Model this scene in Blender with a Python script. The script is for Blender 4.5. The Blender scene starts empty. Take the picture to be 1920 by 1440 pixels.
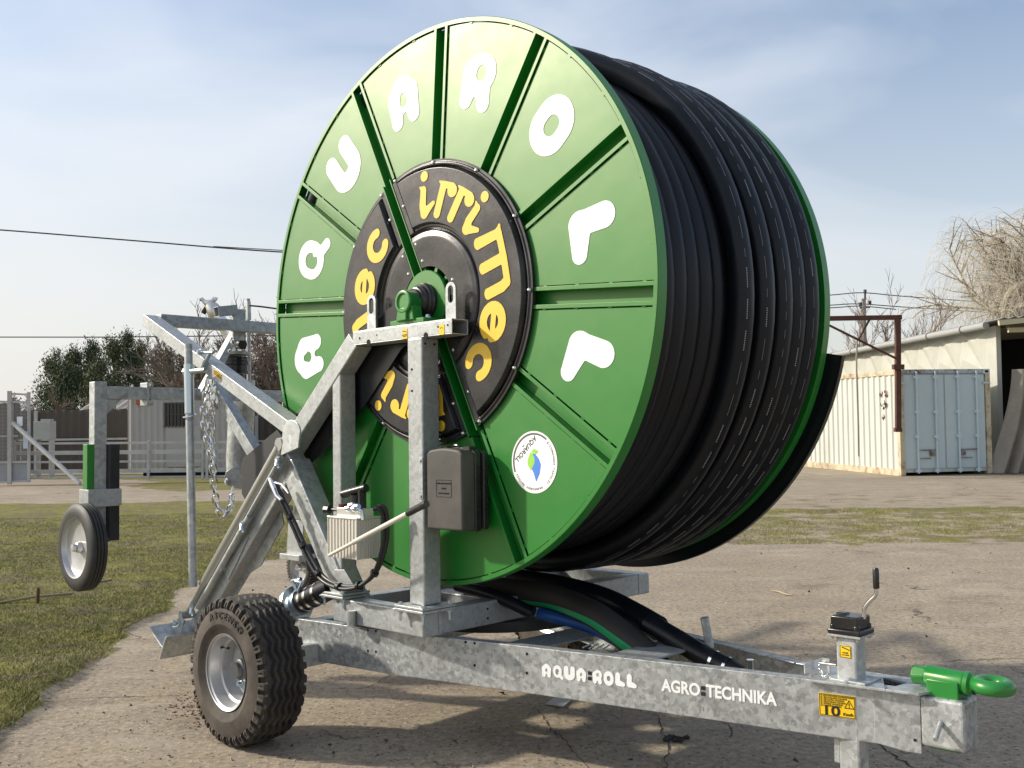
import bpy, bmesh, math, random
import numpy as np
from mathutils import Vector as V, Matrix as M
random.seed(7); rng = np.random.default_rng(7)
R = math.radians; PI = math.pi
SC = bpy.context.scene; COL = SC.collection

# ------------------------------------------------------------ camera, sky, sun
F = 1910.0 / 1920.0                      # focal length in image widths
cam_d = bpy.data.cameras.new('Camera'); cam = bpy.data.objects.new('Camera', cam_d); COL.objects.link(cam)
SC.camera = cam
cam_d.sensor_width = 36; cam_d.lens = 36 * F; cam_d.clip_start = .05; cam_d.clip_end = 3000

def basis(yaw, pitch, roll):
    cy, sy = math.cos(yaw), math.sin(yaw); cp, sp = math.cos(pitch), math.sin(pitch)
    f = V((sy * cp, cy * cp, sp)); r = V((cy, -sy, 0)); u = r.cross(f)
    return r * math.cos(roll) + u * math.sin(roll), u * math.cos(roll) - r * math.sin(roll), f
rM, uM, fM = basis(-.7745, .0505, -.0148)     # camera axes in the machine's own frame
CM = V((2.739, -2.388, -.4795)) * 1.34
rW, uW, fW = basis(0, .033, -.0148)           # camera axes in the world
CW = V((0, 0, 1.56))
def cols(a, b, c): return M((a, b, c)).transposed()
cam.matrix_world = M.Translation(CW) @ cols(rW, uW, -fW).to_4x4()
TM = cols(rW, uW, fW) @ cols(rM, uM, fM).transposed()
ROOT = M.Translation(CW - TM @ CM) @ TM.to_4x4()      # machine frame -> world
def ray(x, y): return rM * ((x - 960) / 1910) - uM * ((y - 720) / 1910) + fM
def PY(x, y, Y): d = ray(x, y); return CM + d * ((Y - CM.y) / d.y)
def PX(x, y, X): d = ray(x, y); return CM + d * ((X - CM.x) / d.x)
def PZ(x, y, Z): d = ray(x, y); return CM + d * ((Z - CM.z) / d.z)
def PT(x, y, t): return CM + ray(x, y) * t
def WT(x, y, t): return CW + (rW * ((x - 960) / 1910) - uW * ((y - 720) / 1910) + fW) * t
def WG(x, y, z=0.0):
    d = rW * ((x - 960) / 1910) - uW * ((y - 720) / 1910) + fW
    return CW + d * ((z - CW.z) / d.z)

SUN_AZ, SUN_EL = R(-82), R(29)           # azimuth from world +Y, clockwise
S = V((math.sin(SUN_AZ) * math.cos(SUN_EL), math.cos(SUN_AZ) * math.cos(SUN_EL), math.sin(SUN_EL)))
sd = bpy.data.lights.new('Sun', 'SUN'); sd.energy = 3.7; sd.angle = R(2.0); sd.color = (1, .93, .80)
so = bpy.data.objects.new('Sun', sd); COL.objects.link(so); so.rotation_euler = S.to_track_quat('Z', 'Y').to_euler()
w = bpy.data.worlds.new('World'); SC.world = w; w.use_nodes = True
nt = w.node_tree; nt.nodes.clear()
def wn(t, **k):
    n = nt.nodes.new(t)
    for a, b in k.items(): setattr(n, a, b)
    return n
sky = wn('ShaderNodeTexSky'); sky.sky_type = 'NISHITA'; sky.sun_disc = False
sky.sun_elevation = SUN_EL; sky.sun_rotation = SUN_AZ; sky.air_density = 1.0; sky.dust_density = 2.2; sky.ozone_density = 1.5
tc = wn('ShaderNodeTexCoord'); mp = wn('ShaderNodeMapping'); mp.inputs['Scale'].default_value = (1.0, 1.0, 2.6); mp.inputs['Rotation'].default_value = (0, R(14), 0)
nz = wn('ShaderNodeTexNoise'); nz.inputs['Scale'].default_value = 2.3; nz.inputs['Detail'].default_value = 5; nz.inputs['Roughness'].default_value = .48; nz.inputs['Distortion'].default_value = .5
rp = wn('ShaderNodeValToRGB'); rp.color_ramp.elements[0].position = .38; rp.color_ramp.elements[1].position = .68
mx = wn('ShaderNodeMixRGB'); mx.inputs['Color2'].default_value = (5.0, 5.35, 5.9, 1)
ml = wn('ShaderNodeMath', operation='MULTIPLY'); ml.inputs[1].default_value = .66
bg = wn('ShaderNodeBackground'); bg.inputs['Strength'].default_value = .145
ow = wn('ShaderNodeOutputWorld')
L = nt.links.new
L(tc.outputs['Generated'], mp.inputs['Vector']); L(mp.outputs[0], nz.inputs['Vector']); L(nz.outputs['Fac'], rp.inputs['Fac'])
L(rp.outputs[0], ml.inputs[0]); L(ml.outputs[0], mx.inputs['Fac']); L(sky.outputs[0], mx.inputs['Color1']); 
sx_ = wn('ShaderNodeSeparateXYZ'); L(tc.outputs['Generated'], sx_.inputs[0])
hz_ = wn('ShaderNodeMapRange'); hz_.inputs['From Min'].default_value = .0; hz_.inputs['From Max'].default_value = .42; hz_.inputs['To Min'].default_value = .80; hz_.inputs['To Max'].default_value = .0; L(sx_.outputs[2], hz_.inputs[0])
xx_ = wn('ShaderNodeMapRange'); xx_.inputs['From Min'].default_value = -.7; xx_.inputs['From Max'].default_value = .6; xx_.inputs['To Min'].default_value = 1.25; xx_.inputs['To Max'].default_value = .75; L(sx_.outputs[0], xx_.inputs[0])
hm_ = wn('ShaderNodeMath', operation='MULTIPLY', use_clamp=True); L(hz_.outputs[0], hm_.inputs[0]); L(xx_.outputs[0], hm_.inputs[1])
mh = wn('ShaderNodeMixRGB'); mh.inputs['Color2'].default_value = (4.7, 4.6, 4.4, 1); L(hm_.outputs[0], mh.inputs['Fac']); L(mx.outputs[0], mh.inputs['Color1'])
L(mh.outputs[0], bg.inputs['Color']); L(bg.outputs[0], ow.inputs[0])
SC.view_settings.view_transform = 'Standard'; SC.view_settings.look = 'None'; SC.view_settings.exposure = .35; SC.view_settings.gamma = 1
SC.cycles.max_bounces = 6; SC.cycles.use_denoising = True

# ------------------------------------------------------------ materials
def mat(name, col, rough=.5, metal=0., coat=0., spec=.5):
    m = bpy.data.materials.new(name); m.use_nodes = True
    b = m.node_tree.nodes['Principled BSDF']
    b.inputs['Base Color'].default_value = (*col, 1); b.inputs['Roughness'].default_value = rough
    b.inputs['Metallic'].default_value = metal; b.inputs['Coat Weight'].default_value = coat
    b.inputs['Coat Roughness'].default_value = .12; b.inputs['Specular IOR Level'].default_value = spec
    m.diffuse_color = (*col, 1)
    return m
class NB:
    def __init__(s, m): s.m = m; s.nt = m.node_tree; s.b = s.nt.nodes['Principled BSDF']; s.tc = s.n('ShaderNodeTexCoord')
    def n(s, t, **k):
        x = s.nt.nodes.new(t)
        for a, b in k.items():
            if a in x.inputs: x.inputs[a].default_value = b
            else: setattr(x, a, b)
        return x
    def l(s, a, b): s.nt.links.new(a, b)
    def noise(s, scale, detail=4, rough=.55, vec=None, dist=0., sc3=None):
        v = vec or s.tc.outputs['Object']
        if sc3: mpn = s.n('ShaderNodeMapping'); mpn.inputs['Scale'].default_value = sc3; s.l(v, mpn.inputs[0]); v = mpn.outputs[0]
        x = s.n('ShaderNodeTexNoise', Scale=scale, Detail=detail, Roughness=rough, Distortion=dist); s.l(v, x.inputs['Vector']); return x.outputs['Fac']
    def ramp(s, fac, *st):
        x = s.n('ShaderNodeValToRGB'); e = x.color_ramp.elements
        while len(e) < len(st): e.new(.5)
        for q, (p, c) in zip(e, st):
            q.position = p; q.color = (c, c, c, 1) if isinstance(c, (int, float)) else (*c, 1)
        s.l(fac, x.inputs[0]); return x.outputs[0]
    def mix(s, fac, a, b, mode='MIX'):
        x = s.n('ShaderNodeMixRGB', blend_type=mode)
        for i, v in ((0, fac), (1, a), (2, b)):
            if isinstance(v, (int, float)): x.inputs[i].default_value = v if i == 0 else (v, v, v, 1)
            elif isinstance(v, tuple): x.inputs[i].default_value = (*v, 1)
            else: s.l(v, x.inputs[i])
        return x.outputs[0]
    def math(s, op, a, b=0.):
        x = s.n('ShaderNodeMath', operation=op)
        for i, v in ((0, a), (1, b)):
            if isinstance(v, (int, float)): x.inputs[i].default_value = v
            else: s.l(v, x.inputs[i])
        return x.outputs[0]
    def bump(s, h, strength=.3, dist=.01):
        x = s.n('ShaderNodeBump', Strength=strength, Distance=dist); s.l(h, x.inputs['Height']); s.l(x.outputs[0], s.b.inputs['Normal'])
    def col(s, c): s.l(c, s.b.inputs['Base Color'])
    def rgh(s, c): s.l(c, s.b.inputs['Roughness'])

def galv(name, scale, lo, hi, metal=.55, contrast=1.):
    m = mat(name, (.5, .5, .5), .45, metal); n = NB(m)
    d = n.n('ShaderNodeTexNoise', Scale=scale * 1.1, Detail=4, Roughness=.7); n.l(n.tc.outputs['Object'], d.inputs['Vector'])
    v = n.n('ShaderNodeVectorMath', operation='MULTIPLY_ADD'); n.l(d.outputs['Color'], v.inputs[0]); v.inputs[1].default_value = (.045, .045, .045); n.l(n.tc.outputs['Object'], v.inputs[2])
    vo = n.n('ShaderNodeTexVoronoi', Scale=scale); n.l(v.outputs[0], vo.inputs['Vector'])
    sp = n.n('ShaderNodeSeparateColor'); n.l(vo.outputs['Color'], sp.inputs[0])
    flake = n.ramp(sp.outputs[0], (0, lo), (.45, lo * .5 + hi * .5), (1, hi))
    big = n.ramp(n.noise(2.2, 5, .6), (.3, .86), (.7, 1.12))
    c = n.mix(1., flake, big, 'MULTIPLY')
    stain = n.ramp(n.noise(9, 6, .7, sc3=(1, 1, .25)), (.46, 0.), (.78, .30))
    c = n.mix(stain, c, (.62, .62, .58))
    n.col(n.mix(1., c, (.96, 1., 1.), 'MULTIPLY'))
    n.rgh(n.ramp(sp.outputs[1], (0, .36), (1, .58)))
    n.bump(n.noise(60, 3), .12, .004)
    return m
GALV = galv('galvanised steel', 40, .35, .53)
GALVC = galv('galvanised steel with bold spangle', 56, .29, .54)
GALVL = galv('bright galvanised steel', 70, .33, .45, .45)
ZINC = mat('blue passivated zinc', (.55, .62, .66), .28, .85)
def paint(name, col, rough=.42):
    m = mat(name, col, rough, 0, .50, .50); n = NB(m); n.b.inputs['Coat Roughness'].default_value = .43
    n.b.inputs['Specular Tint'].default_value = (1, .92, .66, 1); n.b.inputs['Coat Tint'].default_value = (1, .97, .88, 1)  # yellow tints put the warm haze sheen into the paint's reflections
    c = n.mix(n.ramp(n.noise(3, 5), (.35, 0.), (.75, .25)), col, tuple(min(1, a * 1.15 + .006) for a in col))
    c = n.mix(n.ramp(n.noise(2.4, 8, .72), (.50, 0.), (.80, .10)), c, (.25, .23, .18)); n.col(c); n.rgh(n.ramp(n.noise(7, 6, .7), (.3, rough - .05), (.8, rough + .10)))
    n.bump(n.math('ADD', n.noise(3.2, 2), n.math('MULTIPLY', n.noise(90, 2), .02)), .22, .012)
    return m
GREEN = paint('green paint', (.0020, .172, .016), .40)
GREEND = paint('green cast paint', (.008, .20, .03), .3)
def dusty(name, col, dust, amt, rough, scale=6, spec=.5):
    m = mat(name, col, rough, 0, 0, spec); n = NB(m)
    f = n.ramp(n.noise(scale, 7, .65), (.38, 0.), (.75, amt))
    n.col(n.mix(f, col, dust)); n.rgh(n.mix(f, rough, .8)); n.bump(n.noise(scale * 12, 3), .1, .003)
    return m
PLAST = dusty('glossy black plastic', (.012, .012, .013), (.12, .11, .10), .25, .22, 5)
BLK = dusty('black painted steel', (.010, .011, .013), (.07, .07, .07), .3, .38)
HOSE = dusty('black polyethylene hose', (.005, .007, .011), (.012, .012, .013), .4, .33, 4, .32)
RUB = dusty('dusty tyre rubber', (.035, .029, .023), (.165, .132, .10), .6, .8, 7)
RUBT = dusty('tread rubber', (.026, .023, .021), (.11, .09, .07), .5, .75, 9)
RUBC = dusty('clean tyre rubber', (.016, .016, .016), (.09, .08, .07), .4, .55)
TAUPE = dusty('dusty grey plastic', (.050, .046, .041), (.11, .10, .085), .6, .5, 5)
SILV = mat('silver wheel paint', (.52, .52, .52), .36, .5); n_ = NB(SILV); n_.rgh(n_.ramp(n_.noise(18, 4), (.3, .28), (.8, .5)))
ALU = mat('bare aluminium', (.66, .64, .60), .35, .75)
CHR = mat('polished steel', (.75, .75, .75), .15, 1.)
CREAM = mat('cream painted tube', (.62, .60, .52), .4)
WHITE = mat('white sticker film', (.86, .86, .84), .45)
YEL = mat('yellow raised lettering', (.80, .52, .035), .5)
YELS = mat('yellow sticker film', (.9, .56, .01), .4)
INK = mat('black ink', (.012, .012, .012), .5)
INKG = mat('grey ink', (.10, .10, .10), .5)
LEAFG = mat('light green ink', (.32, .62, .08), .45)
DROPB = mat('blue ink', (.07, .22, .70), .45)
STRIPE = mat('green hose stripe', (.01, .33, .12), .45)
BLUEH = mat('blue hose', (.012, .08, .30), .45)
DGREY = mat('dark grey sheet', (.032, .032, .034), .5)
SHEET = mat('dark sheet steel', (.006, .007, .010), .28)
VOID = mat('dark interior', (.004, .004, .004), .9)  # near-black colour stands in for shade inside holes and gaps
WMARK = mat('pale printed hose marking', (.36, .36, .36), .6)

# ------------------------------------------------------------ mesh helpers
def frame(z, up=V((0, 0, 1))):
    z = V(z).normalized(); x = V(up).cross(z)
    if x.length < 1e-4: x = V((1, 0, 0)).cross(z)
    x.normalize(); y = z.cross(x); return x, y, z
SPLIT = dict(screws='screw', bolts='bolt', bolt_holes='bolt_hole', pin_holes='pin_hole', printed_line='printed_dash', hose_clamps='hose_clamp', cable_ties='cable_tie', wheel_nuts='wheel_nut', hydraulic_fittings='hydraulic_fitting', hinges='hinge', casting_holes='casting_hole', corner_castings='corner_casting', door_sill='door_rail', gutter_straps='gutter_strap', purlins='purlin', tie_bar='tie_bar', clamp='clamp', base_plates='base_plate', insulators='insulator', front_beam='front_beam', spokes='back_spoke', grip_slots='grip_slot', hydraulic_pipe='hydraulic_pipe', gussets='gusset')
class MB:
    def __init__(s): s.v = []; s.f = []; s.sm = []
    def add(s, vs, fs, smooth=False):
        o = len(s.v); s.v += [tuple(a) for a in vs]; s.f += [tuple(i + o for i in f) for f in fs]; s.sm += [smooth] * len(fs); return s
    def box(s, c, d, ax=None):
        ax = ax or (V((1, 0, 0)), V((0, 1, 0)), V((0, 0, 1))); c = V(c)
        vs = [c + ax[0] * (i * d[0] / 2) + ax[1] * (j * d[1] / 2) + ax[2] * (k * d[2] / 2) for k in (-1, 1) for j in (-1, 1) for i in (-1, 1)]
        return s.add(vs, [(0, 2, 3, 1), (4, 5, 7, 6), (0, 1, 5, 4), (2, 6, 7, 3), (0, 4, 6, 2), (1, 3, 7, 5)])
    def bb(s, x0, x1, y0, y1, z0, z1): return s.box(((x0 + x1) / 2, (y0 + y1) / 2, (z0 + z1) / 2), (x1 - x0, y1 - y0, z1 - z0))
    def beam(s, a, b, wd, h, up=(0, 0, 1)):                 # wd across, h along 'up'
        a, b = V(a), V(b); z = (b - a).normalized(); x = z.cross(V(up)).normalized(); y = x.cross(z)
        return s.box((a + b) / 2, (wd, h, (b - a).length), (x, y, z))
    def hollow(s, a, b, wd, h, t=.006, up=(0, 0, 1)):
        a, b = V(a), V(b); z = (b - a).normalized(); x = z.cross(V(up)).normalized(); y = x.cross(z); l = (b - a).length; c = (a + b) / 2
        for sg in (-1, 1):
            s.box(c + y * (sg * (h - t) / 2), (wd, t, l), (x, y, z)); s.box(c + x * (sg * (wd - t) / 2), (t, h - 2 * t, l), (x, y, z))
        return s
    def tube(s, pts, r, seg=16, cap=True, closed=False):
        pts = [V(p) for p in pts]; n = len(pts); rr = r if isinstance(r, (list, tuple)) else [r] * n; vs = []; x = None
        for i, p in enumerate(pts):
            if closed: t = pts[(i + 1) % n] - pts[i - 1]
            else: t = pts[min(i + 1, n - 1)] - pts[max(i - 1, 0)]
            t.normalize()
            if x is None: x = frame(t)[0]
            x = (x - t * x.dot(t)).normalized(); y = t.cross(x)
            for k in range(seg): a = 2 * PI * k / seg; vs.append(p + (x * math.cos(a) + y * math.sin(a)) * rr[i])
        fs = []
        for i in range(n if closed else n - 1):
            j = (i + 1) % n
            for k in range(seg): k2 = (k + 1) % seg; fs.append((i * seg + k, i * seg + k2, j * seg + k2, j * seg + k))
        s.add(vs, fs, True)
        if cap and not closed:
            o = len(s.v) - len(vs); s.f += [tuple(o + k for k in range(seg - 1, -1, -1)), tuple(o + (n - 1) * seg + k for k in range(seg))]; s.sm += [False, False]
        return s
    def cyl(s, a, b, r, seg=24): return s.tube([a, b], r, seg)
    def lathe(s, prof, c, axis, seg=48, smooth=True, closed=False):   # prof: (radius, along)
        x, y, z = frame(axis); c = V(c); n = len(prof); vs = []
        for k in range(seg):
            a = 2 * PI * k / seg; d = x * math.cos(a) + y * math.sin(a)
            for r_, h in prof: vs.append(c + d * r_ + z * h)
        fs = []
        for k in range(seg):
            k2 = (k + 1) % seg
            for i in range(n if closed else n - 1): j = (i + 1) % n; fs.append((k * n + i, k * n + j, k2 * n + j, k2 * n + i))
        return s.add(vs, fs, smooth)
    def prism(s, poly, d):                                   # planar 3D polygon pushed by d
        poly = [V(p) for p in poly]; n = len(poly); d = V(d)
        return s.add(poly + [p + d for p in poly], [tuple(range(n)), tuple(range(2 * n - 1, n - 1, -1))] + [(i, n + i, n + (i + 1) % n, (i + 1) % n) for i in range(n)])
    def bolt(s, c, axis, r=.012, h=.01):
        x, y, z = frame(axis); c = V(c)
        s.tube([c, c + z * h], r, 6); s.tube([c - z * .001, c + z * h * .25], r * 1.5, 14); return s
    def comps(s):
        par = list(range(len(s.v)))
        def fd(i):
            while par[i] != i: par[i] = par[par[i]]; i = par[i]
            return i
        for f in s.f:
            r0 = fd(f[0])
            for i in f[1:]: par[fd(i)] = r0
        bx = {}
        for i, p in enumerate(s.v):
            q = bx.setdefault(fd(i), [list(p), list(p)])
            for k in range(3): q[0][k] = min(q[0][k], p[k]); q[1][k] = max(q[1][k], p[k])
        ks = list(bx); gp = {k: k for k in ks}
        for i, k in enumerate(ks):
            for l in ks[:i]:
                if all(bx[k][0][q] < bx[l][1][q] + .0015 and bx[l][0][q] < bx[k][1][q] + .0015 for q in range(3)):
                    g0, g1 = gp[k], gp[l]
                    for z in ks:
                        if gp[z] == g0: gp[z] = g1
        out = {}
        for f, sm in zip(s.f, s.sm): out.setdefault(gp[fd(f[0])], []).append((f, sm))
        res = []
        for g in out.values():
            m = MB(); mp_ = {}
            for f, sm in g:
                t = []
                for i in f:
                    if i not in mp_: mp_[i] = len(m.v); m.v.append(s.v[i])
                    t.append(mp_[i])
                m.f.append(tuple(t)); m.sm.append(sm)
            res.append(m)
        return res
    def build(s, name, m, parent=None, bevel=0., seg=2, sharp=None, whole=False):
        if name in SPLIT and not whole:
            o = None
            for q in s.comps(): o = q.build(SPLIT[name], m, parent, bevel, seg, sharp, True)
            return o
        me = bpy.data.meshes.new(name); me.from_pydata(s.v, [], s.f); me.update()
        bm = bmesh.new(); bm.from_mesh(me); bmesh.ops.recalc_face_normals(bm, faces=bm.faces); bm.to_mesh(me); bm.free()
        me.polygons.foreach_set('use_smooth', s.sm); me.materials.append(m)
        if any(s.sm): me.set_sharp_from_angle(angle=R(sharp or 38))
        o = bpy.data.objects.new(name, me); COL.objects.link(o)
        if parent: o.parent = parent
        if bevel:
            b = o.modifiers.new('edge', 'BEVEL'); b.width = bevel; b.segments = seg; b.limit_method = 'ANGLE'; b.angle_limit = R(50)
        return o
def empty(name, mw=None):
    o = bpy.data.objects.new(name, None); COL.objects.link(o); o.empty_display_size = .2
    if mw is not None: o.matrix_world = mw
    return o
def tag(o, label=None, cat=None, group=None, kind=None):
    if label: o['label'] = label
    if cat: o['category'] = cat
    if group: o['group'] = group
    if kind: o['kind'] = kind
    return o
def catmull(p, k=6):
    p = [V(a) for a in p]; q = [p[0] * 2 - p[1]] + p + [p[-1] * 2 - p[-2]]; o = []
    for i in range(1, len(q) - 2):
        for j in range(k):
            t = j / k; o.append(.5 * ((2 * q[i]) + (q[i + 1] - q[i - 1]) * t + (2 * q[i - 1] - 5 * q[i] + 4 * q[i + 1] - q[i + 2]) * t * t + (3 * q[i] - q[i - 1] - 3 * q[i + 1] + q[i + 2]) * t ** 3))
    return o + [p[-1]]
def flat(name, loops, mw, m, parent, ext=.0006):            # filled 2D outline (with holes) as a thin sheet
    cu = bpy.data.curves.new(name, 'CURVE'); cu.dimensions = '2D'; cu.fill_mode = 'BOTH'; cu.extrude = ext
    for lp in loops:
        sp = cu.splines.new('POLY'); sp.points.add(len(lp) - 1); sp.use_cyclic_u = True
        for i, (x, y) in enumerate(lp): sp.points[i].co = (x, y, 0, 1)
    return cu2m(cu, name, mw, m, parent)
def cu2m(cu, name, mw, m, parent):
    t = bpy.data.objects.new('tmp', cu); COL.objects.link(t)
    me = bpy.data.meshes.new_from_object(t.evaluated_get(bpy.context.evaluated_depsgraph_get()))
    bpy.data.objects.remove(t); bpy.data.curves.remove(cu)
    me.name = name; me.materials.clear(); me.materials.append(m); me.transform(mw)
    o = bpy.data.objects.new(name, me); COL.objects.link(o)
    if parent: o.parent = parent
    return o
def text(s, size, mw, m, parent, name='lettering', off=0., ext=.0005, align='CENTER', sx=1., sp=1.):
    cu = bpy.data.curves.new(name, 'FONT'); cu.body = s; cu.size = size; cu.align_x = align; cu.align_y = 'CENTER'; cu.offset = off; cu.extrude = ext; cu.space_character = sp; cu.resolution_u = 4
    return cu2m(cu, name, mw @ M.Diagonal((sx, 1, 1, 1)), m, parent)
def plane_m(o, x, up):                                       # 2D frame: x right, up up, normal x cross up
    x = V(x).normalized(); up = V(up).normalized(); n = x.cross(up); up = n.cross(x)
    return M.Translation(V(o)) @ cols(x, up, n).to_4x4()
def glyph(strokes, res=84, pad=.12, w=1.3, h=1.3):           # outline of a union of fat strokes (marching squares)
    nx, ny = int(res * w), int(res * h)
    X, Y = np.meshgrid(np.linspace(-pad, w - pad, nx), np.linspace(-pad, h - pad, ny))
    D = np.full(X.shape, 9.)
    def sd(pts, r):
        d = np.full(X.shape, 9.)
        if len(pts) == 1: pts = pts * 2
        rr = r if isinstance(r, (list, tuple)) else [r] * len(pts)
        for i in range(len(pts) - 1):
            a, b = np.array(pts[i]), np.array(pts[i + 1]); ab = b - a; q = (ab @ ab) or 1e-9
            t = np.clip(((X - a[0]) * ab[0] + (Y - a[1]) * ab[1]) / q, 0, 1)
            d = np.minimum(d, np.hypot(X - a[0] - ab[0] * t, Y - a[1] - ab[1] * t) - (rr[i] + (rr[i + 1] - rr[i]) * t))
        return d
    for sg, pts, r in strokes:
        if sg > 0:
            d = sd(pts, r); k = .03; hh = np.clip(.5 + .5 * (d - D) / k, 0, 1); D = d * (1 - hh) + D * hh - k * hh * (1 - hh)
        else: D = np.maximum(D, -sd(pts, r))
    D[0, :] = D[-1, :] = 1; D[:, 0] = D[:, -1] = 1
    nxt = {}
    def pt(i, j, e):                                          # edge point id
        return (i, j, 'h') if e == 0 else (i, j + 1, 'v') if e == 1 else (i + 1, j, 'h') if e == 2 else (i, j, 'v')
    def pos(k):
        i, j, t = k
        a = D[i, j]; i2, j2 = (i, j + 1) if t == 'h' else (i + 1, j); b = D[i2, j2]; q = a / (a - b)
        return (X[i, j] + (X[i2, j2] - X[i, j]) * q, Y[i, j] + (Y[i2, j2] - Y[i, j]) * q)
    tab = {1: [(3, 0)], 2: [(0, 1)], 3: [(3, 1)], 4: [(1, 2)], 5: [(3, 2), (1, 0)], 6: [(0, 2)], 7: [(3, 2)], 8: [(2, 3)], 9: [(2, 0)], 10: [(0, 3), (2, 1)], 11: [(2, 1)], 12: [(1, 3)], 13: [(1, 0)], 14: [(0, 3)]}
    for i in range(ny - 1):
        for j in range(nx - 1):
            c = (D[i, j] < 0) + 2 * (D[i, j + 1] < 0) + 4 * (D[i + 1, j + 1] < 0) + 8 * (D[i + 1, j] < 0)
            for a, b in tab.get(int(c), []): nxt[pt(i, j, a)] = pt(i, j, b)
    loops = []
    while nxt:
        s0 = next(iter(nxt)); lp = []; k = s0
        while k in nxt: lp.append(pos(k)); k = nxt.pop(k)
        if len(lp) > 4: loops.append(lp)
    return loops
def arc(cx, cy, rx, ry, a0, a1, n=12): return [(cx + rx * math.cos(R(a0 + (a1 - a0) * i / n)), cy + ry * math.sin(R(a0 + (a1 - a0) * i / n))) for i in range(n + 1)]

#PART2
# ============================================================ THE MACHINE (its own frame: x along the chassis, y along the reel axis)
ROOT_E = empty('hose_reel_irrigator', ROOT)
tag(ROOT_E, 'large wheeled irrigation hose reel with a green drum, black hose and galvanised drawbar', 'irrigation reel')
X_, Y_, Z_ = V((1, 0, 0)), V((0, 1, 0)), V((0, 0, 1))
RR, WD, BD = 1.34, 1.40, .058
TW = R(-4.26)
def pol(r, a, y=0.): return V((r * math.cos(a), y, r * math.sin(a)))
def fl_rim(y0, y1, name, parent):                            # angle-iron ring: thin front lip and a deep outer band
    m = MB(); s = 1 if y1 > y0 else -1
    m.lathe([(1.318, 0), (RR - .003, 0), (RR, .003 * 1), (RR, abs(y1 - y0)), (RR - .006, abs(y1 - y0)), (RR - .006, .007), (1.318, .007)], (0, y0, 0), (0, s, 0), 220, closed=True)
    return m.build(name, GREEN, parent)
fl = MB().lathe([(.12, .062), (1.333, .062), (1.333, .066), (.12, .066)], (0, 0, 0), Y_, 160, closed=True).build('reel_flange', GREEN, ROOT_E)
fl_rim(0, BD, 'rim', fl)
HW = .048                                                    # half width of a spoke channel with its flanges
for k in range(12):                                          # wedge panels between the spokes, a slit left round each
    a0 = PI / 2 + TW - k * PI / 6; a1 = a0 - PI / 6; mid = (a0 + a1) / 2
    def wedge(gap, y, th, r0, r1):
        p = []
        for a, s in ((a0, -1), (a1, 1)):
            d = V((math.cos(a), 0, math.sin(a))); n = V((-math.sin(a), 0, math.cos(a))) * s * (HW + gap)
            q0 = d * math.sqrt(r0 * r0 - (HW + gap) ** 2) + n; q1 = d * math.sqrt(r1 * r1 - (HW + gap) ** 2) + n
            p.append((q0, q1))
        b0 = math.atan2(p[0][1].z, p[0][1].x); b1 = math.atan2(p[1][1].z, p[1][1].x)
        if b1 > b0: b1 -= 2 * PI
        rim_ = [pol(r1, b0 + (b1 - b0) * i / 24) for i in range(25)]
        poly = [p[0][0]] + rim_ + [p[1][0]]
        poly = [V((q.x, y, q.z)) for q in poly]
        return poly
    m = MB().prism(wedge(.0048, .008, .004, .22, 1.3125), (0, .006, 0))
    for a, s in ((a0, -1), (a1, 1)):                         # weld tabs bridging the slits
        d = V((math.cos(a), 0, math.sin(a))); n = V((-math.sin(a), 0, math.cos(a))) * s
        for r_ in (.74, .92, 1.10, 1.27): m.box(d * r_ + n * (HW + .0015) + V((0, .011, 0)), (.018, .012, .006), (d, Y_, n))
    for t in (.3, .7):
        a = a0 + (a1 - a0) * t; d = V((math.cos(a), 0, math.sin(a))); n = V((-math.sin(a), 0, math.cos(a)))
        m.box(d * 1.315 + V((0, .010, 0)), (.012, .010, .02), (d, Y_, n))
    m.build('wedge_panel', GREEN, fl)
spoke0 = None
for k in range(12):
    a = PI / 2 + TW - k * PI / 6; d = V((math.cos(a), 0, math.sin(a))); n = V((-math.sin(a), 0, math.cos(a)))
    long_ = k in (5, 11); r0 = .145 if long_ else .30
    m = MB(); h = HW; i_ = .030; dp = .056; t_ = .005
    prof = [(-h, 0), (-i_, 0), (-i_, dp - t_), (i_, dp - t_), (i_, 0), (h, 0), (h, t_), (i_ + t_, t_), (i_ + t_, dp), (-i_ - t_, dp), (-i_ - t_, t_), (-h, t_)]
    if long_: prof = [(-.034, -.020), (-.027, -.020), (-.027, dp - t_), (.027, dp - t_), (.027, -.020), (.034, -.020), (.034, dp), (-.034, dp)]
    A = [d * r0 + n * x + Y_ * y for x, y in prof]; B = [d * (1.319 if not long_ else .70) + n * x + Y_ * y for x, y in prof]; N = len(prof)
    if long_:
        m.add(A + B, [(i, (i + 1) % N, N + (i + 1) % N, N + i) for i in range(N)] + [tuple(range(N)), tuple(range(2 * N - 1, N - 1, -1))])
        prof = [(-h, 0), (-i_, 0), (-i_, dp - t_), (i_, dp - t_), (i_, 0), (h, 0), (h, t_), (i_ + t_, t_), (i_ + t_, dp), (-i_ - t_, dp), (-i_ - t_, t_), (-h, t_)]; N = len(prof)
        A = [d * .702 + n * x + Y_ * y for x, y in prof]; B = [d * 1.319 + n * x + Y_ * y for x, y in prof]
    m.add(A + B, [(i, (i + 1) % N, N + (i + 1) % N, N + i) for i in range(N)] + [tuple(range(N)), tuple(range(2 * N - 1, N - 1, -1))])
    m.build('spoke', GREEN, fl, .0015)

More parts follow.
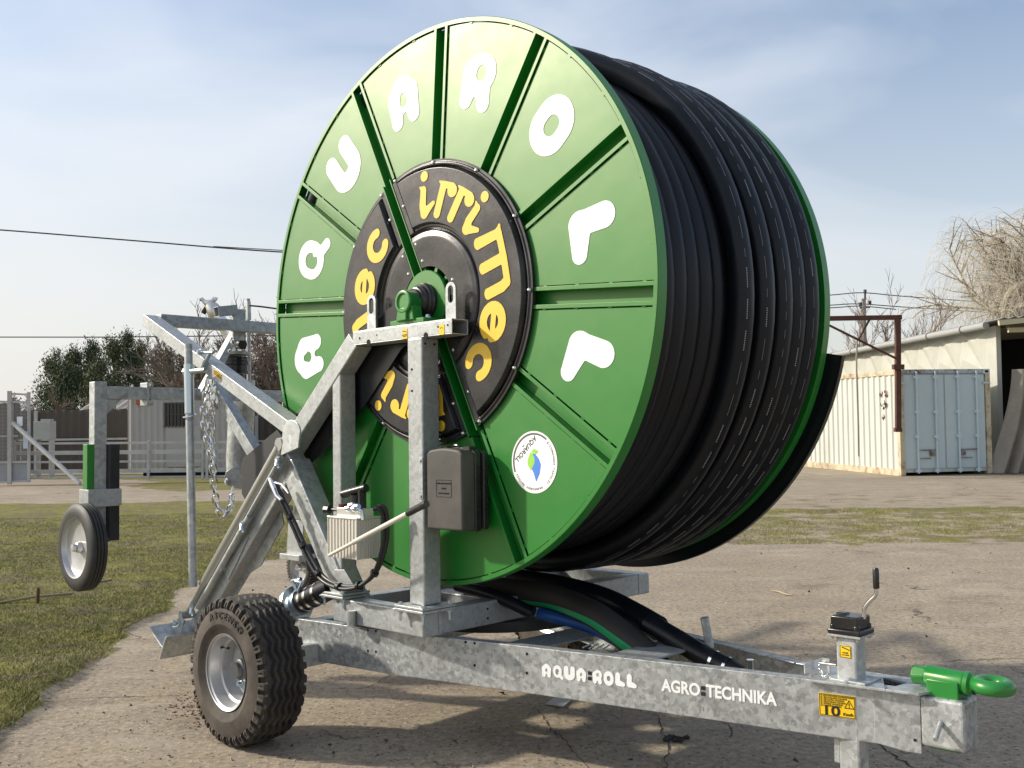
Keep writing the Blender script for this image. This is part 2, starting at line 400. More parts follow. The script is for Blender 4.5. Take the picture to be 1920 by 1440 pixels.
# balloon letters (strokes in a unit square) standing radially round the flange
GL = {
 'A': [(1, [(.26, .17), (.34, .58)], [.16, .29]), (1, [(.74, .17), (.66, .58)], [.16, .29]), (1, [(.5, .60), (.5, .67)], .33), (-1, [(.5, .51), (.5, .60)], [.115, .075]), (-1, [(.5, -.15), (.5, .21)], [.12, .07])],
 'Q': [(1, [(.46, .48), (.46, .58)], .40), (1, [(.74, .20), (.89, .09)], .12), (-1, [(.44, .46), (.44, .56)], .165), (1, [(.70, .34), (.60, .44)], [.12, .06])],
 'U': [(1, [(.21, .84), (.21, .46)] + arc(.5, .42, .29, .22, 180, 360, 14) + [(.79, .84)], .20)],
 'R': [(1, [(.26, .17), (.33, .62)], [.16, .28]), (1, [(.50, .66), (.57, .66)], .33), (1, [(.60, .48), (.73, .15)], [.22, .155]), (-1, [(.53, .64), (.53, .67)], .125), (-1, [(.48, -.15), (.49, .18)], [.10, .055])],
 'O': [(1, [(.5, .42), (.5, .58)], .43), (-1, [(.5, .46), (.5, .54)], .145)],
 'L': [(1, [(.32, .80), (.30, .34)], [.215, .20]), (1, [(.32, .30), (.78, .20)], [.235, .155])]}
word = 'AQUAROLL'
for i, ch in enumerate(word):
    a = PI / 2 + TW - PI / 12 + PI / 6 * 4 - i * PI / 6
    up = V((math.cos(a), 0, math.sin(a))); x = V((math.sin(a), 0, -math.cos(a)))
    c = up * (1.045 if ch != 'L' else 1.02); sz = .262
    mw = plane_m(c + Y_ * .0068, x, up) @ M.Diagonal((sz, sz * 1.02, 1, 1)) @ M.Translation((-.5, -.5, 0))
    tag(flat('letter', glyph(GL[ch]), mw, WHITE, fl), 'white balloon letter %s' % ch)

# round sticker with an emblem
a = R(-49.0); up = V((math.cos(a), 0, math.sin(a))); x = V((math.sin(a), 0, -math.cos(a)))
SM_ = plane_m(up * 1.005 + Y_ * .0066, x, up)
st = flat('round_sticker', [[(.134 * math.cos(t * PI / 40), .134 * math.sin(t * PI / 40)) for t in range(80)]], SM_, WHITE, fl)
def lift(z): return SM_ @ M.Translation((0, 0, z))
def ring(r0, r1, a0, a1, n=40): return [(r1 * math.cos(R(a0 + (a1 - a0) * i / n)), r1 * math.sin(R(a0 + (a1 - a0) * i / n))) for i in range(n + 1)] + [(r0 * math.cos(R(a1 - (a1 - a0) * i / n)), r0 * math.sin(R(a1 - (a1 - a0) * i / n))) for i in range(n + 1)]
flat('border_arc', [ring(.118, .126, 192, 340)], lift(.001), INKG, fl)
cap = 'BIZTONSÁGOS TERMELÉS - GAZDASÁGOS ÖNTÖZÉS'
for i, ch in enumerate(cap):
    if ch == ' ': continue
    t = R(187 - (i + .5) * 202 / len(cap)); p = lift(.001) @ M.Rotation(t - PI / 2, 4, 'Z') @ M.Translation((0, .116, 0))
    text(ch, .0135, p, INK, fl, 'sticker_lettering')
text('AQUAROLL', .030, lift(.001) @ M.Translation((.0, -.074, 0)), INK, fl, 'sticker_lettering', off=.0004)
text('1998', .008, lift(.001) @ M.Translation((0, -.094, 0)), INK, fl, 'sticker_lettering')
flat('drop_emblem', [[(-.052, -.006), (-.062, .03), (-.058, .06), (-.030, .088), (.006, .118 - .012), (-.002, .07), (-.004, .03), (-.018, .012), (-.036, -.002)][::-1]], lift(.001) @ M.Rotation(R(-8), 4, 'Z') @ M.Translation((.03, -.03, 0)), DROPB, fl)
def leaf(L_, wd): return [(L_ * t, wd * math.sin(PI * t ** .8)) for t in np.linspace(0, 1, 14)] + [(L_ * t, -wd * .8 * math.sin(PI * t ** 1.2)) for t in np.linspace(1, 0, 14)[1:-1]]
flat('leaf_emblem', [leaf(.078, .024)], lift(.0013) @ M.Translation((-.012, -.046, 0)) @ M.Rotation(R(52), 4, 'Z'), LEAFG, fl)
flat('leaf_emblem', [leaf(.040, .013)], lift(.0013) @ M.Translation((-.016, -.040, 0)) @ M.Rotation(R(150), 4, 'Z'), LEAFG, fl)

# moulded hub cover: one polar relief split by the long spokes
RC = .683; PY0 = -.004
def sst(x, a, b): t = np.clip((x - a) / (b - a), 0, 1); return t * t * (3 - 2 * t)
def cover_h(r, th):
    h = .006 + .0 * r
    u = (th - (PI / 2 + TW + PI / 6)) % PI                      # angle past the split line, 0..pi (ccw)
    e = np.minimum(u, PI - u) * r                            # distance to the split line
    pad_ = sst(r, .372, .380) * (1 - sst(r, .636, .646)) * sst(e, .075, .083)
    pad0 = lambda r, e: np.maximum(groove(r, .651, .004) * (e > .07), groove(e, .070, .004) * (r > .36) * (r < .655))
    groove = lambda q, c_, w_: np.exp(-((q - c_) / w_) ** 2)
    h = h + .018 * pad_
    h = h + .004 * (1 - sst(r, .315, .335)) - .002 * (1 - sst(r, .18, .30)) 
    h = h + .006 * (1 - sst(r, .665, .672))
    h = h - .012 * groove(r, .352, .006) - .016 * pad0(r, e)
    return h
cov = MB(); NR, NT = 150, 560
rs = np.concatenate([np.linspace(.172, .34, 26), np.linspace(.345, .39, 34), np.linspace(.40, .62, 16), np.linspace(.628, .683, 48)])
for half in range(2):
    aa = PI / 2 + TW + PI / 6 + half * PI
    us = np.concatenate([np.linspace(0, .36, 90), np.linspace(.37, PI - .37, 110), np.linspace(PI - .36, PI, 90)])
    vs = []; n = len(us)
    for r_ in rs:
        off = math.asin(.0365 / r_)
        for u_ in us:
            uu = off + u_ * (PI - 2 * off) / PI; th = aa + uu
            vs.append((r_ * math.cos(th), PY0 - float(cover_h(np.array(r_), np.array(th))), r_ * math.sin(th)))
    fs = [(i * n + j, i * n + j + 1, (i + 1) * n + j + 1, (i + 1) * n + j) for i in range(len(rs) - 1) for j in range(n - 1)]
    # skirts back to the flange
    o = len(vs); vs += [(x_, .010, z_) for (x_, y_, z_) in vs[-n:]]
    fs += [(o - n + j, o - n + j + 1, o + j + 1, o + j) for j in range(n - 1)]
    o = len(vs); vs += [(x_, .03, z_) for (x_, y_, z_) in vs[:n]]
    fs += [(j + 1, j, o + j, o + j + 1) for j in range(n - 1)]
    cov.add(vs, fs, True)
cover = cov.build('hub_cover', PLAST, ROOT_E, sharp=50)
sc = MB()
for half in range(2):
    for du, r_ in ((R(5.2), .672), (R(6.5), .52), (R(10.5), .30), (R(16.5), .205), (R(33), .668), (R(63), .668), (R(93), .668), (R(123), .668), (R(150), .668), (R(174.8), .672), (R(173.5), .52), (R(169.5), .30), (R(163.5), .205), (R(90), .2)):
        th = PI / 2 + TW + PI / 6 + half * PI + du; p = pol(r_, th, PY0 - .012)
        sc.lathe([(0, .008), (.005, .0075), (.009, .003), (.010, 0), (.010, -.006)], p, (0, -1, 0), 12)
sc.build('screws', CHR, cover)
def curl_i(): return [(1, [(.30, .70), (.42, .62), (.40, .28), (.46, .12)], [.015, .09, .10, .12]), (1, [(.46, .11), (.74, .30)], [.11, .05]), (1, [(.44, .92)], .115)]
GY = {'i': curl_i(),
 'r': [(1, [(.38, .68), (.34, .08)], [.10, .10]), (1, [(.24, .76), (.44, .72), (.66, .72)], [.02, .07, .07]), (1, [(.68, .63)], .145)],
 'M': [(1, [(.02, .76), (.12, .68), (.10, .06)], [.03, .075, .09]), (1, [(.12, .70), (.50, .70), (.86, .66), (.90, .50), (.90, .06)], .085), (1, [(.50, .66), (.50, .06)], .085)],
 'e': [(1, arc(.5, .36, .27, .27, 10, 330, 20), .105), (1, [(.28, .34), (.76, .42)], .07)],
 'c': [(1, arc(.5, .36, .26, .27, 50, 310, 20), .105)]}
for half in range(2):
    for ch, deg, sx, deg2 in (('i', 88, 1, -81), ('r', 72, 1, -97), ('r', 58, 1, -111), ('i', 44.5, 1, -128), ('M', 15, 1.35, -160), ('e', -16.5, 1.1, 165), ('c', -40.5, 1.1, 138)):
        a = R(deg2 if half else deg); up = V((math.cos(a), 0, math.sin(a))); x = V((math.sin(a), 0, -math.cos(a)))
        s_ = .225; mw = plane_m(up * .40 + Y_ * (PY0 - .0285), x, up) @ M.Diagonal((s_ * sx, s_ * .98, 1, 1)) @ M.Translation((-.5, 0, 0))
        flat('raised_letter', glyph(GY[ch], res=70, w=1.35, h=1.3), mw, YEL, cover, .0045)

# hub, shaft and pillow bearing
hb = MB().lathe([(0, .0), (.148, .0), (.151, .003), (.151, .02), (.12, .02), (.12, .06)], (0, -.034, 0), Y_, 64).build('hub_plate', GREEN, ROOT_E)
m = MB()
for k in range(12):
    a = k * PI / 6 + TW + R(15); m.box(pol(.155, a, .012), (.04, .04, .018), (pol(1, a), Y_, V((-math.sin(a), 0, math.cos(a)))))
m.build('gussets', GREEN, hb)
MB().lathe([(.12, .0), (.20, .0), (.20, .01), (.12, .01)], (0, .028, 0), Y_, 48, closed=True).build('hub_recess', VOID, hb)
MB().lathe([(.0, 0), (.052, 0), (.056, .004), (.056, .016), (.062, .018), (.066, .03), (.072, .034), (.076, .048), (.083, .052), (.086, .066), (.09, .07), (.09, .09)], (0, -.118, 0), Y_, 64).build('ribbed_shaft_seal', PLAST, hb)
pb = MB(); pb.lathe([(.040, -.002), (.052, -.002), (.056, .003), (.056, .016), (.053, .02), (.053, .075), (.05, .08), (0, .08)], (.006, -.178, -.012), Y_, 48)
pb.lathe([(0, .006), (.038, .006), (.041, -.001)], (.006, -.178, -.012), Y_, 48)
pb.prism([(-.045, -.165, -.03), (.057, -.165, -.03), (.07, -.165, -.10), (-.058, -.165, -.10)], (0, .06, 0))
pb.bb(-.115, .13, -.155, -.065, -.117, -.092); pb.bb(-.02, .03, -.178, -.09, -.10, -.04)
brg = pb.build('pillow_bearing', GREEND, ROOT_E, .004)
MB().bolt((-.095, -.11, -.093), Z_, .013, .016).bolt((.108, -.11, -.093), Z_, .013, .016).bolt((-.12, -.115, -.097), -X_, .008, .012).build('bolts', ZINC, brg)

# far flange: rim, disc, a few back spokes
ff = MB().lathe([(.10, 0), (1.333, 0), (1.333, .004), (.10, .004)], (0, WD - .058, 0), Y_, 120, closed=True).build('rear_reel_flange', GREEN, ROOT_E)
fl_rim(WD, WD - BD, 'rim', ff)
m = MB()
for k in range(12): a = k * PI / 6 + TW; m.beam(pol(.16, a, WD - .025), pol(1.325, a, WD - .025), .05, .06, (0, 1, 0))
m.cyl((0, WD - .05, 0), (0, WD + .16, 0), .07)
m.build('spokes', GREEN, ff)

# hose: a full lower layer, and an upper layer over the right half of the drum
def wrap(y, r, th): return V((r * math.cos(th), y, r * math.sin(th)))
hb2 = MB(); hb2.lathe([(1.16, .065), (1.16, WD - .06)], (0, 0, 0), Y_, 120); hb2.build('drum_barrel', BLK, ROOT_E)
low = MB(); rl = 1.196; pit = .0985; pts = []; N = 13
for i in range(N * 72 + 1):
    th = -2 * PI * i / 72; y = .120 + pit * i / 72 + .003 * math.sin(i * .37); pts.append(wrap(min(y, 1.285), rl + .003 * math.sin(i * .11), th))
low.tube(pts, .0525, 14); low.build('hose_lower_layer', HOSE, ROOT_E)
keys = [(150, .085), (120, .090), (104, .10), (90, .15), (75, .30), (60, .48), (45, .60), (30, .645), (15, .655), (0, .662), (-45, .69), (-90, .71), (-180, .745), (-270, .79), (-360, .83), (-540, .92), (-720, .995), (-900, 1.07), (-1080, 1.123), (-1260, 1.19), (-1440, 1.243), (-1620, 1.285), (-1700, 1.288)]
kx = [-k[0] for k in keys]; ky = [k[1] for k in keys]
up_ = MB(); pts = []; UA = []
def yk(d): return float(np.interp(-d, kx, ky))
def ysm(d): return sum(yk(d + o) for o in (-14, -7, 0, 7, 14)) / 5
ru = 1.300
for i in range(int(1850 / 4)):
    d = 150 - 4 * i; pts.append(wrap(ysm(d), ru - .045 * min(1, max(0, (d - 45) / 30)) + .004 * math.sin(d * .013) , R(d)))
up_.tube(pts, .056, 20, cap=True); upo = up_.build('hose_upper_layer', HOSE, ROOT_E)
mk = MB()                                                    # printed dashes along the pipe
rngm = random.Random(4)
d = 96
while d > -1560:
    kind = rngm.random(); ln = (4.2 if kind < .6 else 1.6)
    off = .012 if d > -500 else .02
    loc = (d % 360)
    vis = loc < 110 or loc > 265
    if vis:
        side = -.55 + .12 * math.sin(d * .004)
        def P_(dd, s): 
            b = side + s; return wrap(ysm(dd) + .0566 * math.sin(b), ru - .045 * min(1, max(0, (dd - 45) / 30)) + .004 * math.sin(dd * .013) + .0566 * math.cos(b), R(dd))
        n = 6
        if kind < .6 or kind > .85:
            A = [P_(d - ln * i / n, .010) for i in range(n + 1)]; B = [P_(d - ln * i / n, -.010) for i in range(n + 1)]
            mk.add(A + B, [(i, i + 1, n + 2 + i, n + 1 + i) for i in range(n)])
        else:
            for j in range(9):
                s_ = d - j * .42; mk.add([P_(s_, .04), P_(s_ - .24, .04), P_(s_ - .24, -.04), P_(s_, -.04)], [(0, 1, 2, 3)])
            ln = 3.8
    d -= ln + 2.0
mk.build('printed_line', WMARK, upo)
# black guard sheet curving under the far side of the drum
m = MB(); vs = []; n = 60
for i in range(n + 1):
    a = R(-11.5 - 118 * i / n)
    for r_, y in ((1.25, 1.445), (1.395, 1.445), (1.395, 1.47), (1.400, 1.47), (1.400, 1.440), (1.25, 1.440)): vs.append(pol(r_, a, y))
m.add(vs, [(i * 6 + j, i * 6 + (j + 1) % 6, i * 6 + 6 + (j + 1) % 6, i * 6 + 6 + j) for i in range(n) for j in range(6)] + [tuple(range(6))], False)
m.build('curved_guard_sheet', SHEET, ROOT_E)

# ------------------------------------------------------------ turntable frame, posts, bearing beam
YA, YB = -.16, -.06
ZB, ZT = -1.553, -1.438
X0, X1 = -.578, .108
tf = MB()
tf.bb(X0, X1, YA, YB, ZB, ZT); tf.bb(X1 - .10, X1 - .001, YB + .001, 1.44, ZB + .001, ZT - .001); tf.bb(X0 + .001, X0 + .10, YB + .001, 1.44, ZB + .001, ZT - .001); tf.bb(X0, X1, 1.441, 1.54, ZB, ZT)
tf.bb(X0 + .1, X1 - .1, .4, .5, ZB + .004, ZT - .02); tf.bb(X0 + .1, X1 - .1, .85, .95, ZB + .004, ZT - .02)
tfo = tf.build('turntable_frame', GALVL, ROOT_E, .006)
MB().cyl(V((-.40, YA - .022, ZB - .002)), V((-.40, YA - .022, ZB + .07)), .022).build('pipe_socket', GALVL, tfo)
hs = MB()
for y_ in (.25, .9):
    for z_ in (-1.475, -1.52): hs.cyl((X1 + .0015, y_, z_), (X1 - .004, y_, z_), .006, 10)
hs.build('bolt_holes', VOID, tfo)
MB().lathe([(.36, 0), (.46, 0), (.46, .05), (.36, .05)], (-.235, .66, -1.605), Z_, 64, closed=True).build('slewing_ring', BLK, ROOT_E)
def bplate(cx, cy, lx, ly, name='base_plate', z=ZT):
    p = MB().bb(cx - lx / 2, cx + lx / 2, cy - ly / 2, cy + ly / 2, z + .001, z + .014); p.bb(cx - lx / 2, cx + lx / 2, cy - ly / 2, cy + ly / 2, z + .016, z + .029)
    o = p.build(name, GALVL, ROOT_E, .003); b = MB()
    for sx in (-1, 1):
        for sy in (-1, 1):
            q = V((cx + sx * (lx / 2 - .02), cy + sy * (ly / 2 - .02), z + .029)); b.bolt(q, Z_, .010, .010); b.cyl(q - Z_ * .075, q, .006, 8); b.bolt(q - Z_ * .032, -Z_, .011, .010)
    b.build('bolts', ZINC, o); return o
bplate(.066, -.11, .20, .20); bplate(-.565, -.10, .20, .17)
pst = MB().bb(.018, .122, YA - .001, YB + .002, ZT + .03, -.186).build('bearing_post', GALVL, ROOT_E, .007)
hs = MB()
for z_ in (-.215, ): 
    for y_ in (-.14, -.085): hs.cyl((.118, y_, z_), (.1235, y_, z_), .006, 10)
for z_ in (-.33, -.43): hs.cyl((.05, YA - .0025, z_), (.05, YA + .004, z_), .006, 10)
hs.build('bolt_holes', VOID, pst)
a0 = PY(622, 800, YA); a1 = PY(637, 800, YA)
xl0, xl1 = a0.x, a1.x
pl = MB().bb(xl0, xl1, YA + .004, YB, ZT + .001, PY(640, 700, YA).z).build('rear_bearing_post', GALVL, ROOT_E, .006)
bmm = MB().hollow((-.40, -.11, -.152), (.327, -.11, -.152), .10, .070, .005)
# mitre wedge at the left end
bmo = bmm.build('bearing_beam', GALVL, ROOT_E, .002)
MB().bb(-.402, -.39, -.158, -.062, -.184, -.12).build('end_cap', GALVL, bmo)
hs = MB()
for x_, z_, r_ in ((-.345, -.155, .006), (-.21, -.15, .004), (.235, -.148, .005), (.30, -.146, .005)): hs.cyl((x_, YA - .0012, z_), (x_, YA + .003, z_), r_, 12)
for x_ in (-.275, .15): hs.cyl((x_, YA - .0012, -.181), (x_, YA + .003, -.181), .015, 20)
hs.build('bolt_holes', VOID, bmo)
for px_, py_ in ((759, 626), (828, 618)):
    c = PY(px_, py_, YA - .0012); s_ = flat('warning_sticker', [[(-.017, -.023), (.017, -.023), (.017, .023), (-.017, .023)]], plane_m(c, X_, Z_), YELS, bmo)
    flat('pictogram', [[(-.014, .016), (.013, .010), (.013, .006), (-.014, .012)]] if px_ < 800 else [ring(.009, .011, 20, 160)], plane_m(c - Y_ * .0012, X_, Z_), INK, bmo)
    text('MAX LOAD\nNO STEP' if px_ < 800 else '- - -', .0065, plane_m(c - Y_ * .0012 - Z_ * .008, X_, Z_), INK, bmo)
def eye(c, up, x, w_, h_, th, name, parent, m_):
    up = V(up).normalized(); x = V(x).normalized(); c = V(c)
    o = [(-w_ / 2, 0)] + [(-w_ / 2 * math.cos(R(t)), h_ - w_ / 2 + w_ / 2 * math.sin(R(t))) for t in range(0, 181, 15)] + [(w_ / 2, 0)]
    i = [(-w_ * .27 * math.cos(R(t)), h_ - w_ * .5 + w_ * .27 * math.sin(R(t))) for t in range(0, 181, 20)] + [(w_ * .27 * math.cos(R(t)), h_ - w_ * 1.15 - w_ * .27 * math.sin(R(t))) for t in range(0, 181, 20)]
    return flat(name, [o, i], plane_m(c, x, up), m_, parent, th / 2)
eye(PY(847, 600, -.075), Z_, X_, .068, .175, .012, 'lifting_eye', bmo, GALVL)
eye((-.36, -.07, -.15), V((-.12, 0, 1)), X_, .068, .22, .012, 'lifting_eye', bmo, GALV)

# diagonal arm from the bearing beam down to the outrigger, and the brace back to the frame
DT = PY(659, 634, YA + .05); DM = PY(538, 846, YA + .05); DBt = PY(508, 905, YA + .05)
dg = MB().beam((-.405, -.11, -.158), (DBt.x, -.11, DBt.z), .10, .095, (0, 0, 1)).build('diagonal_arm', GALVL, ROOT_E, .006)
BT = PY(548, 872, -.13); BB_ = PY(650, 1098, -.12)
br = MB().beam((BT.x, -.11, BT.z), (BB_.x + .02, -.11, ZT + .012), .12, .12, (0, 0, 1)).build('brace_arm', GALV, ROOT_E, .006)
g = PY(640, 1075, -.17); MB().prism([PY(627, 1068, -.175), PY(645, 1068, -.175), PY(664, 1100, -.175), PY(640, 1106, -.175)], (0, .012, 0)).build('gusset_plate', GALVL, br, .002)
# black plate beside the drum, along the diagonal
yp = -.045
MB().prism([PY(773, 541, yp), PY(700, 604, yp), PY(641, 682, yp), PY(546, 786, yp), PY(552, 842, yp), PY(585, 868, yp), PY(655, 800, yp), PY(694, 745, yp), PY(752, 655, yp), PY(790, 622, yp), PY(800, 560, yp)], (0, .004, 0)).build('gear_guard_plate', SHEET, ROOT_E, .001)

# outrigger: channel, two rods, hydraulic cylinder, foot
OT = PY(541, 822, -.18); OB = PY(352, 1160, -.18)
ax = (OB - OT).normalized(); nx_ = ax.cross(Y_).normalized()
if nx_.x < 0: nx_ = -nx_
og = MB()
def alongO(t, s=0., y=-.16): p = OT + (OB - OT) * t + nx_ * s; return V((p.x, y, p.z))
og.beam(alongO(.05, .085, -.12), alongO(.97, .085, -.12), .10, .11, nx_)
ogo = og.build('outrigger_leg', GALVL, ROOT_E, .005)
MB().prism([alongO(.28, .145, -.10), alongO(.30, .205, -.10), alongO(.52, .215, -.10), alongO(.60, .17, -.10), alongO(.86, .165, -.10), alongO(.90, .13, -.10)], (0, .012, 0)).build('side_plate', GALV, ogo, .002)
cy_ = MB().tube([alongO(.05, -.01, -.19), alongO(.80, -.01, -.19)], .030, 24).tube([alongO(.80, -.01, -.19), alongO(.96, -.01, -.19)], .018, 16)
cy_.tube([alongO(.035, -.01, -.215), alongO(.035, -.01, -.165)], .034, 20).tube([alongO(.98, -.01, -.235), alongO(.98, -.01, -.15)], .024, 16)
cyo = cy_.build('hydraulic_cylinder', mat('grey hydraulic tube', (.42, .42, .39), .3, .55), ogo)
MB().tube([alongO(.06, .045, -.20), alongO(.42, .045, -.20)], .014, 14).tube([alongO(.36, .055, -.20), alongO(.88, .055, -.20)], .019, 14).build('hydraulic_pipe', GALVL, ogo)
m = MB()
for t, s_ in ((.07, .05), (.40, .055), (.90, .03)):
    p = alongO(t, s_, -.22); m.tube([p, p + V((.02, -.02, -.035))], [.014, .012], 10).bolt(p, (0, -1, 0), .012, .014).bolt(p + V((.02, -.01, -.03)), V((.5, 0, -.8)), .010, .018)
m.build('hydraulic_fittings', ZINC, ogo)
# bracket half way down
MB().prism([alongO(.44, .10, -.178), alongO(.56, .12, -.178), alongO(.66, .13, -.178), alongO(.66, .055, -.178), alongO(.60, .045, -.178)], (0, .008, 0)).cyl(alongO(.645, .058, -.21), alongO(.645, .058, -.17), .020).build('pivot_bracket', GALVL, ogo, .001)
# pivot head where cylinder and lift arm meet
hd = MB()
for yy in (-.232, -.148):
    c = PY(546, 818, yy)
    pl_ = [c + V((math.cos(R(t)) * .085, 0, math.sin(R(t)) * .085)) for t in range(20, 201, 15)] + [c + V((-.10, 0, -.10)), c + V((.06, 0, -.06))]
    hd.prism(pl_, (0, .010, 0))
hd.build('pivot_head', GALV, ogo, .002)
ft = MB()
p0 = PT(318, 1136, 5.75); p1 = PT(392, 1128, 6.05)
c0 = V((OB.x, -.16, OB.z - .035))
ft.box(c0 + V((-.03, 0, -.05)), (.012, .42, .20), (V((.5, 0, .86)), Y_, V((-.86, 0, .5)))); ft.box(c0 + V((.06, 0, -.10)), (.012, .42, .16), (V((.86, 0, -.5)), Y_, V((.5, 0, .86))))
for yy in (-.245, -.14): ft.prism([c0 + V((-.06, yy + .16, .0)), c0 + V((.04, yy + .16, .08)), c0 + V((.07, yy + .16, .03)), c0 + V((.03, yy + .16, -.06)), c0 + V((-.05, yy + .16, -.08))], (0, .008, 0))
fto = ft.build('outrigger_foot', GALV, ROOT_E, .004)
lp = []
cc = c0 + V((.0, -.10, .02))
MB().tube([cc + V((math.sin(t) * .03, -.01 * math.cos(2 * t), math.cos(t) * .022)) for t in np.linspace(0, 2 * PI, 18)], .004, 8).cyl(cc, cc + V((0, .06, 0)), .012).build('locking_pin', ZINC, fto)

# lift frame at the tail: near arm, cross bar, far arm
TIP = PY(268, 597, -.16)
la = MB().beam(V((TIP.x, -.11, TIP.z - .01)), V((PY(545, 808, -.16).x, -.11, PY(545, 808, -.16).z)), .10, .075, (0, 0, 1))
lao = la.build('lift_arm', GALVL, ROOT_E, .003)
MB().beam(V((TIP.x + .012, -.058, TIP.z - .005)), V((TIP.x + .012, 1.50, TIP.z - .005)), .07, .078, (0, 0, 1)).build('lift_cross_bar', GALV, ROOT_E, .004)
MB().hollow(V((TIP.x, 1.55, TIP.z - .01)), V((-.976, 1.55, -.56)), .10, .075, .006, (0, 0, 1)).build('rear_lift_arm', GALV, ROOT_E, .003)
c = PY(408, 702, -.1612); dr = (PY(545, 808, -.16) - TIP).normalized()
flat('warning_sticker', [[(-.045, -.016), (.045, -.016), (.045, .016), (-.045, .016)]], plane_m(c, dr, Z_), YELS, lao)
for k in (-1, 0, 1): text('ATTENZIONE PERICOLO', .0085, plane_m(c - Y_ * .0012, dr, Z_) @ M.Translation((0, .0095 * k, 0)), INK, lao)
# upright plate and stub on the cross bar
cbx = TIP.x + .035; up0 = PX(450, 612, cbx - .045)
MB().bb(cbx - .075, cbx - .06 + .01, up0.y - .05, up0.y + .05, TIP.z - .10, TIP.z + .12).build('stop_plate', GALV, lao, .003)
MB().hollow(V((cbx - .05, up0.y - .18, TIP.z + .085)), V((cbx - .05, up0.y - .03, TIP.z + .11)), .06, .07, .005).build('stub_tube', GALVL, lao, .002)
# hanging support pipe clamped to the near arm
pt_, pb_ = PY(353, 645, -.235), PY(362, 1100, -.235); dv = pb_ - pt_
pp = MB().tube([pt_, pb_], .024, 24).build('support_pipe', GALV, ROOT_E)
MB().tube([pt_ + dv * .085, pt_ + dv * .29], .0285, 24).build('pipe_sleeve', ZINC, pp)
cl = MB(); q = pt_ + dv * .115
cl.cyl(q, q + V((.16, .02, 0)), .016); cl.beam(PY(393, 662, -.175), PY(378, 695, -.175), .02, .016, X_); cl.cyl(PY(378, 661, -.18), PY(400, 661, -.18), .009)
cl.lathe([(.010, -.02), (.024, -.012), (.024, .012), (.010, .02)], q - X_ * .03, X_, 8); cl.bolt(PY(376, 661, -.17), (0, -1, 0), .016, .02)
cl.build('pipe_clamp', ZINC, pp)
q = pt_ + dv * .30
MB().tube([q + V((math.cos(t) * .036, math.sin(t) * .036, .01 * math.sin(t))) for t in np.linspace(0, 2 * PI, 24)], .004, 8).build('locking_ring', CHR, pp)
hs = MB()
for t in (.36, .41, .455): p = pt_ + dv * t; hs.cyl(p + V((-.02, -.0145, 0)), p + V((-.0, -.0002, 0)), .005, 8)
hs.build('pin_holes', VOID, pp)
# black deflector plate behind the leg
yq = .02
MB().prism([PY(519, 806, yq), PY(455, 860, yq), PY(449, 886, yq), PY(455, 893, yq), PY(453, 925, yq), PY(466, 950, yq), PY(478, 930, yq), PY(545, 842, yq)], (0, .005, 0)).build('deflector_plate', DGREY, ROOT_E, .001)

# ------------------------------------------------------------ chassis and drawbar
ZC, ZD = -1.570, -1.772
near = [(-.86, -.19), (-.20, -.10), (.50, .062), (2.135, .408)]
far = [(-.86, 1.42), (-.20, 1.20), (.83, .80), (1.58, .60), (1.80, .585), (2.09, .60)]
def side_beam(line, name, s, z0=ZD, z1=ZC):                  # folded C channel: s = +1 opens to +y
    m = MB(); n = len(line)
    for i in range(n - 1):
        a, b = V((*line[i], 0)), V((*line[i + 1], 0)); d = (b - a).normalized(); nn = V((-d.y, d.x, 0)) * s; e = d * .001
        for w0, w1, za, zb in ((0, .006, z0, z1), (.006, .055, z1 - .006, z1 - .0004), (.006, .055, z0 + .0004, z0 + .006)):
            q = [a - e + nn * w0, b + e + nn * w0, b + e + nn * w1, a - e + nn * w1]
            m.prism([V((p.x, p.y, za)) for p in q], (0, 0, zb - za))
    return m.build(name, GALVC, ROOT_E, .0025)
nb = side_beam(near, 'near_chassis_beam', 1); fb = side_beam(far, 'far_chassis_beam', -1)
MB().prism([(-.86, -.186, ZC - .012), (-.86, 1.41, ZC - .012), (-.78, 1.41, ZC - .012), (-.78, -.176, ZC - .012)], (0, 0, -.17)).build('rear_cross_member', GALV, ROOT_E, .004)
MB().bb(-.82, -.70, -.44, 1.66, -1.79, -1.68).build('axle', GALV, ROOT_E, .006)
MB().prism([(.30, .02, ZC - .03), (.50, .07, ZC - .03), (.50, .92, ZC - .03), (.30, 1.0, ZC - .03)], (0, 0, -.01)).build('cross_plate', GALVL, ROOT_E, .002)
MB().prism([(.88, .155, ZC - .008), (1.08, .195, ZC - .008), (1.08, .69, ZC - .008), (.88, .76, ZC - .008)], (0, 0, -.01)).build('step_plate', GALVL, ROOT_E, .002)
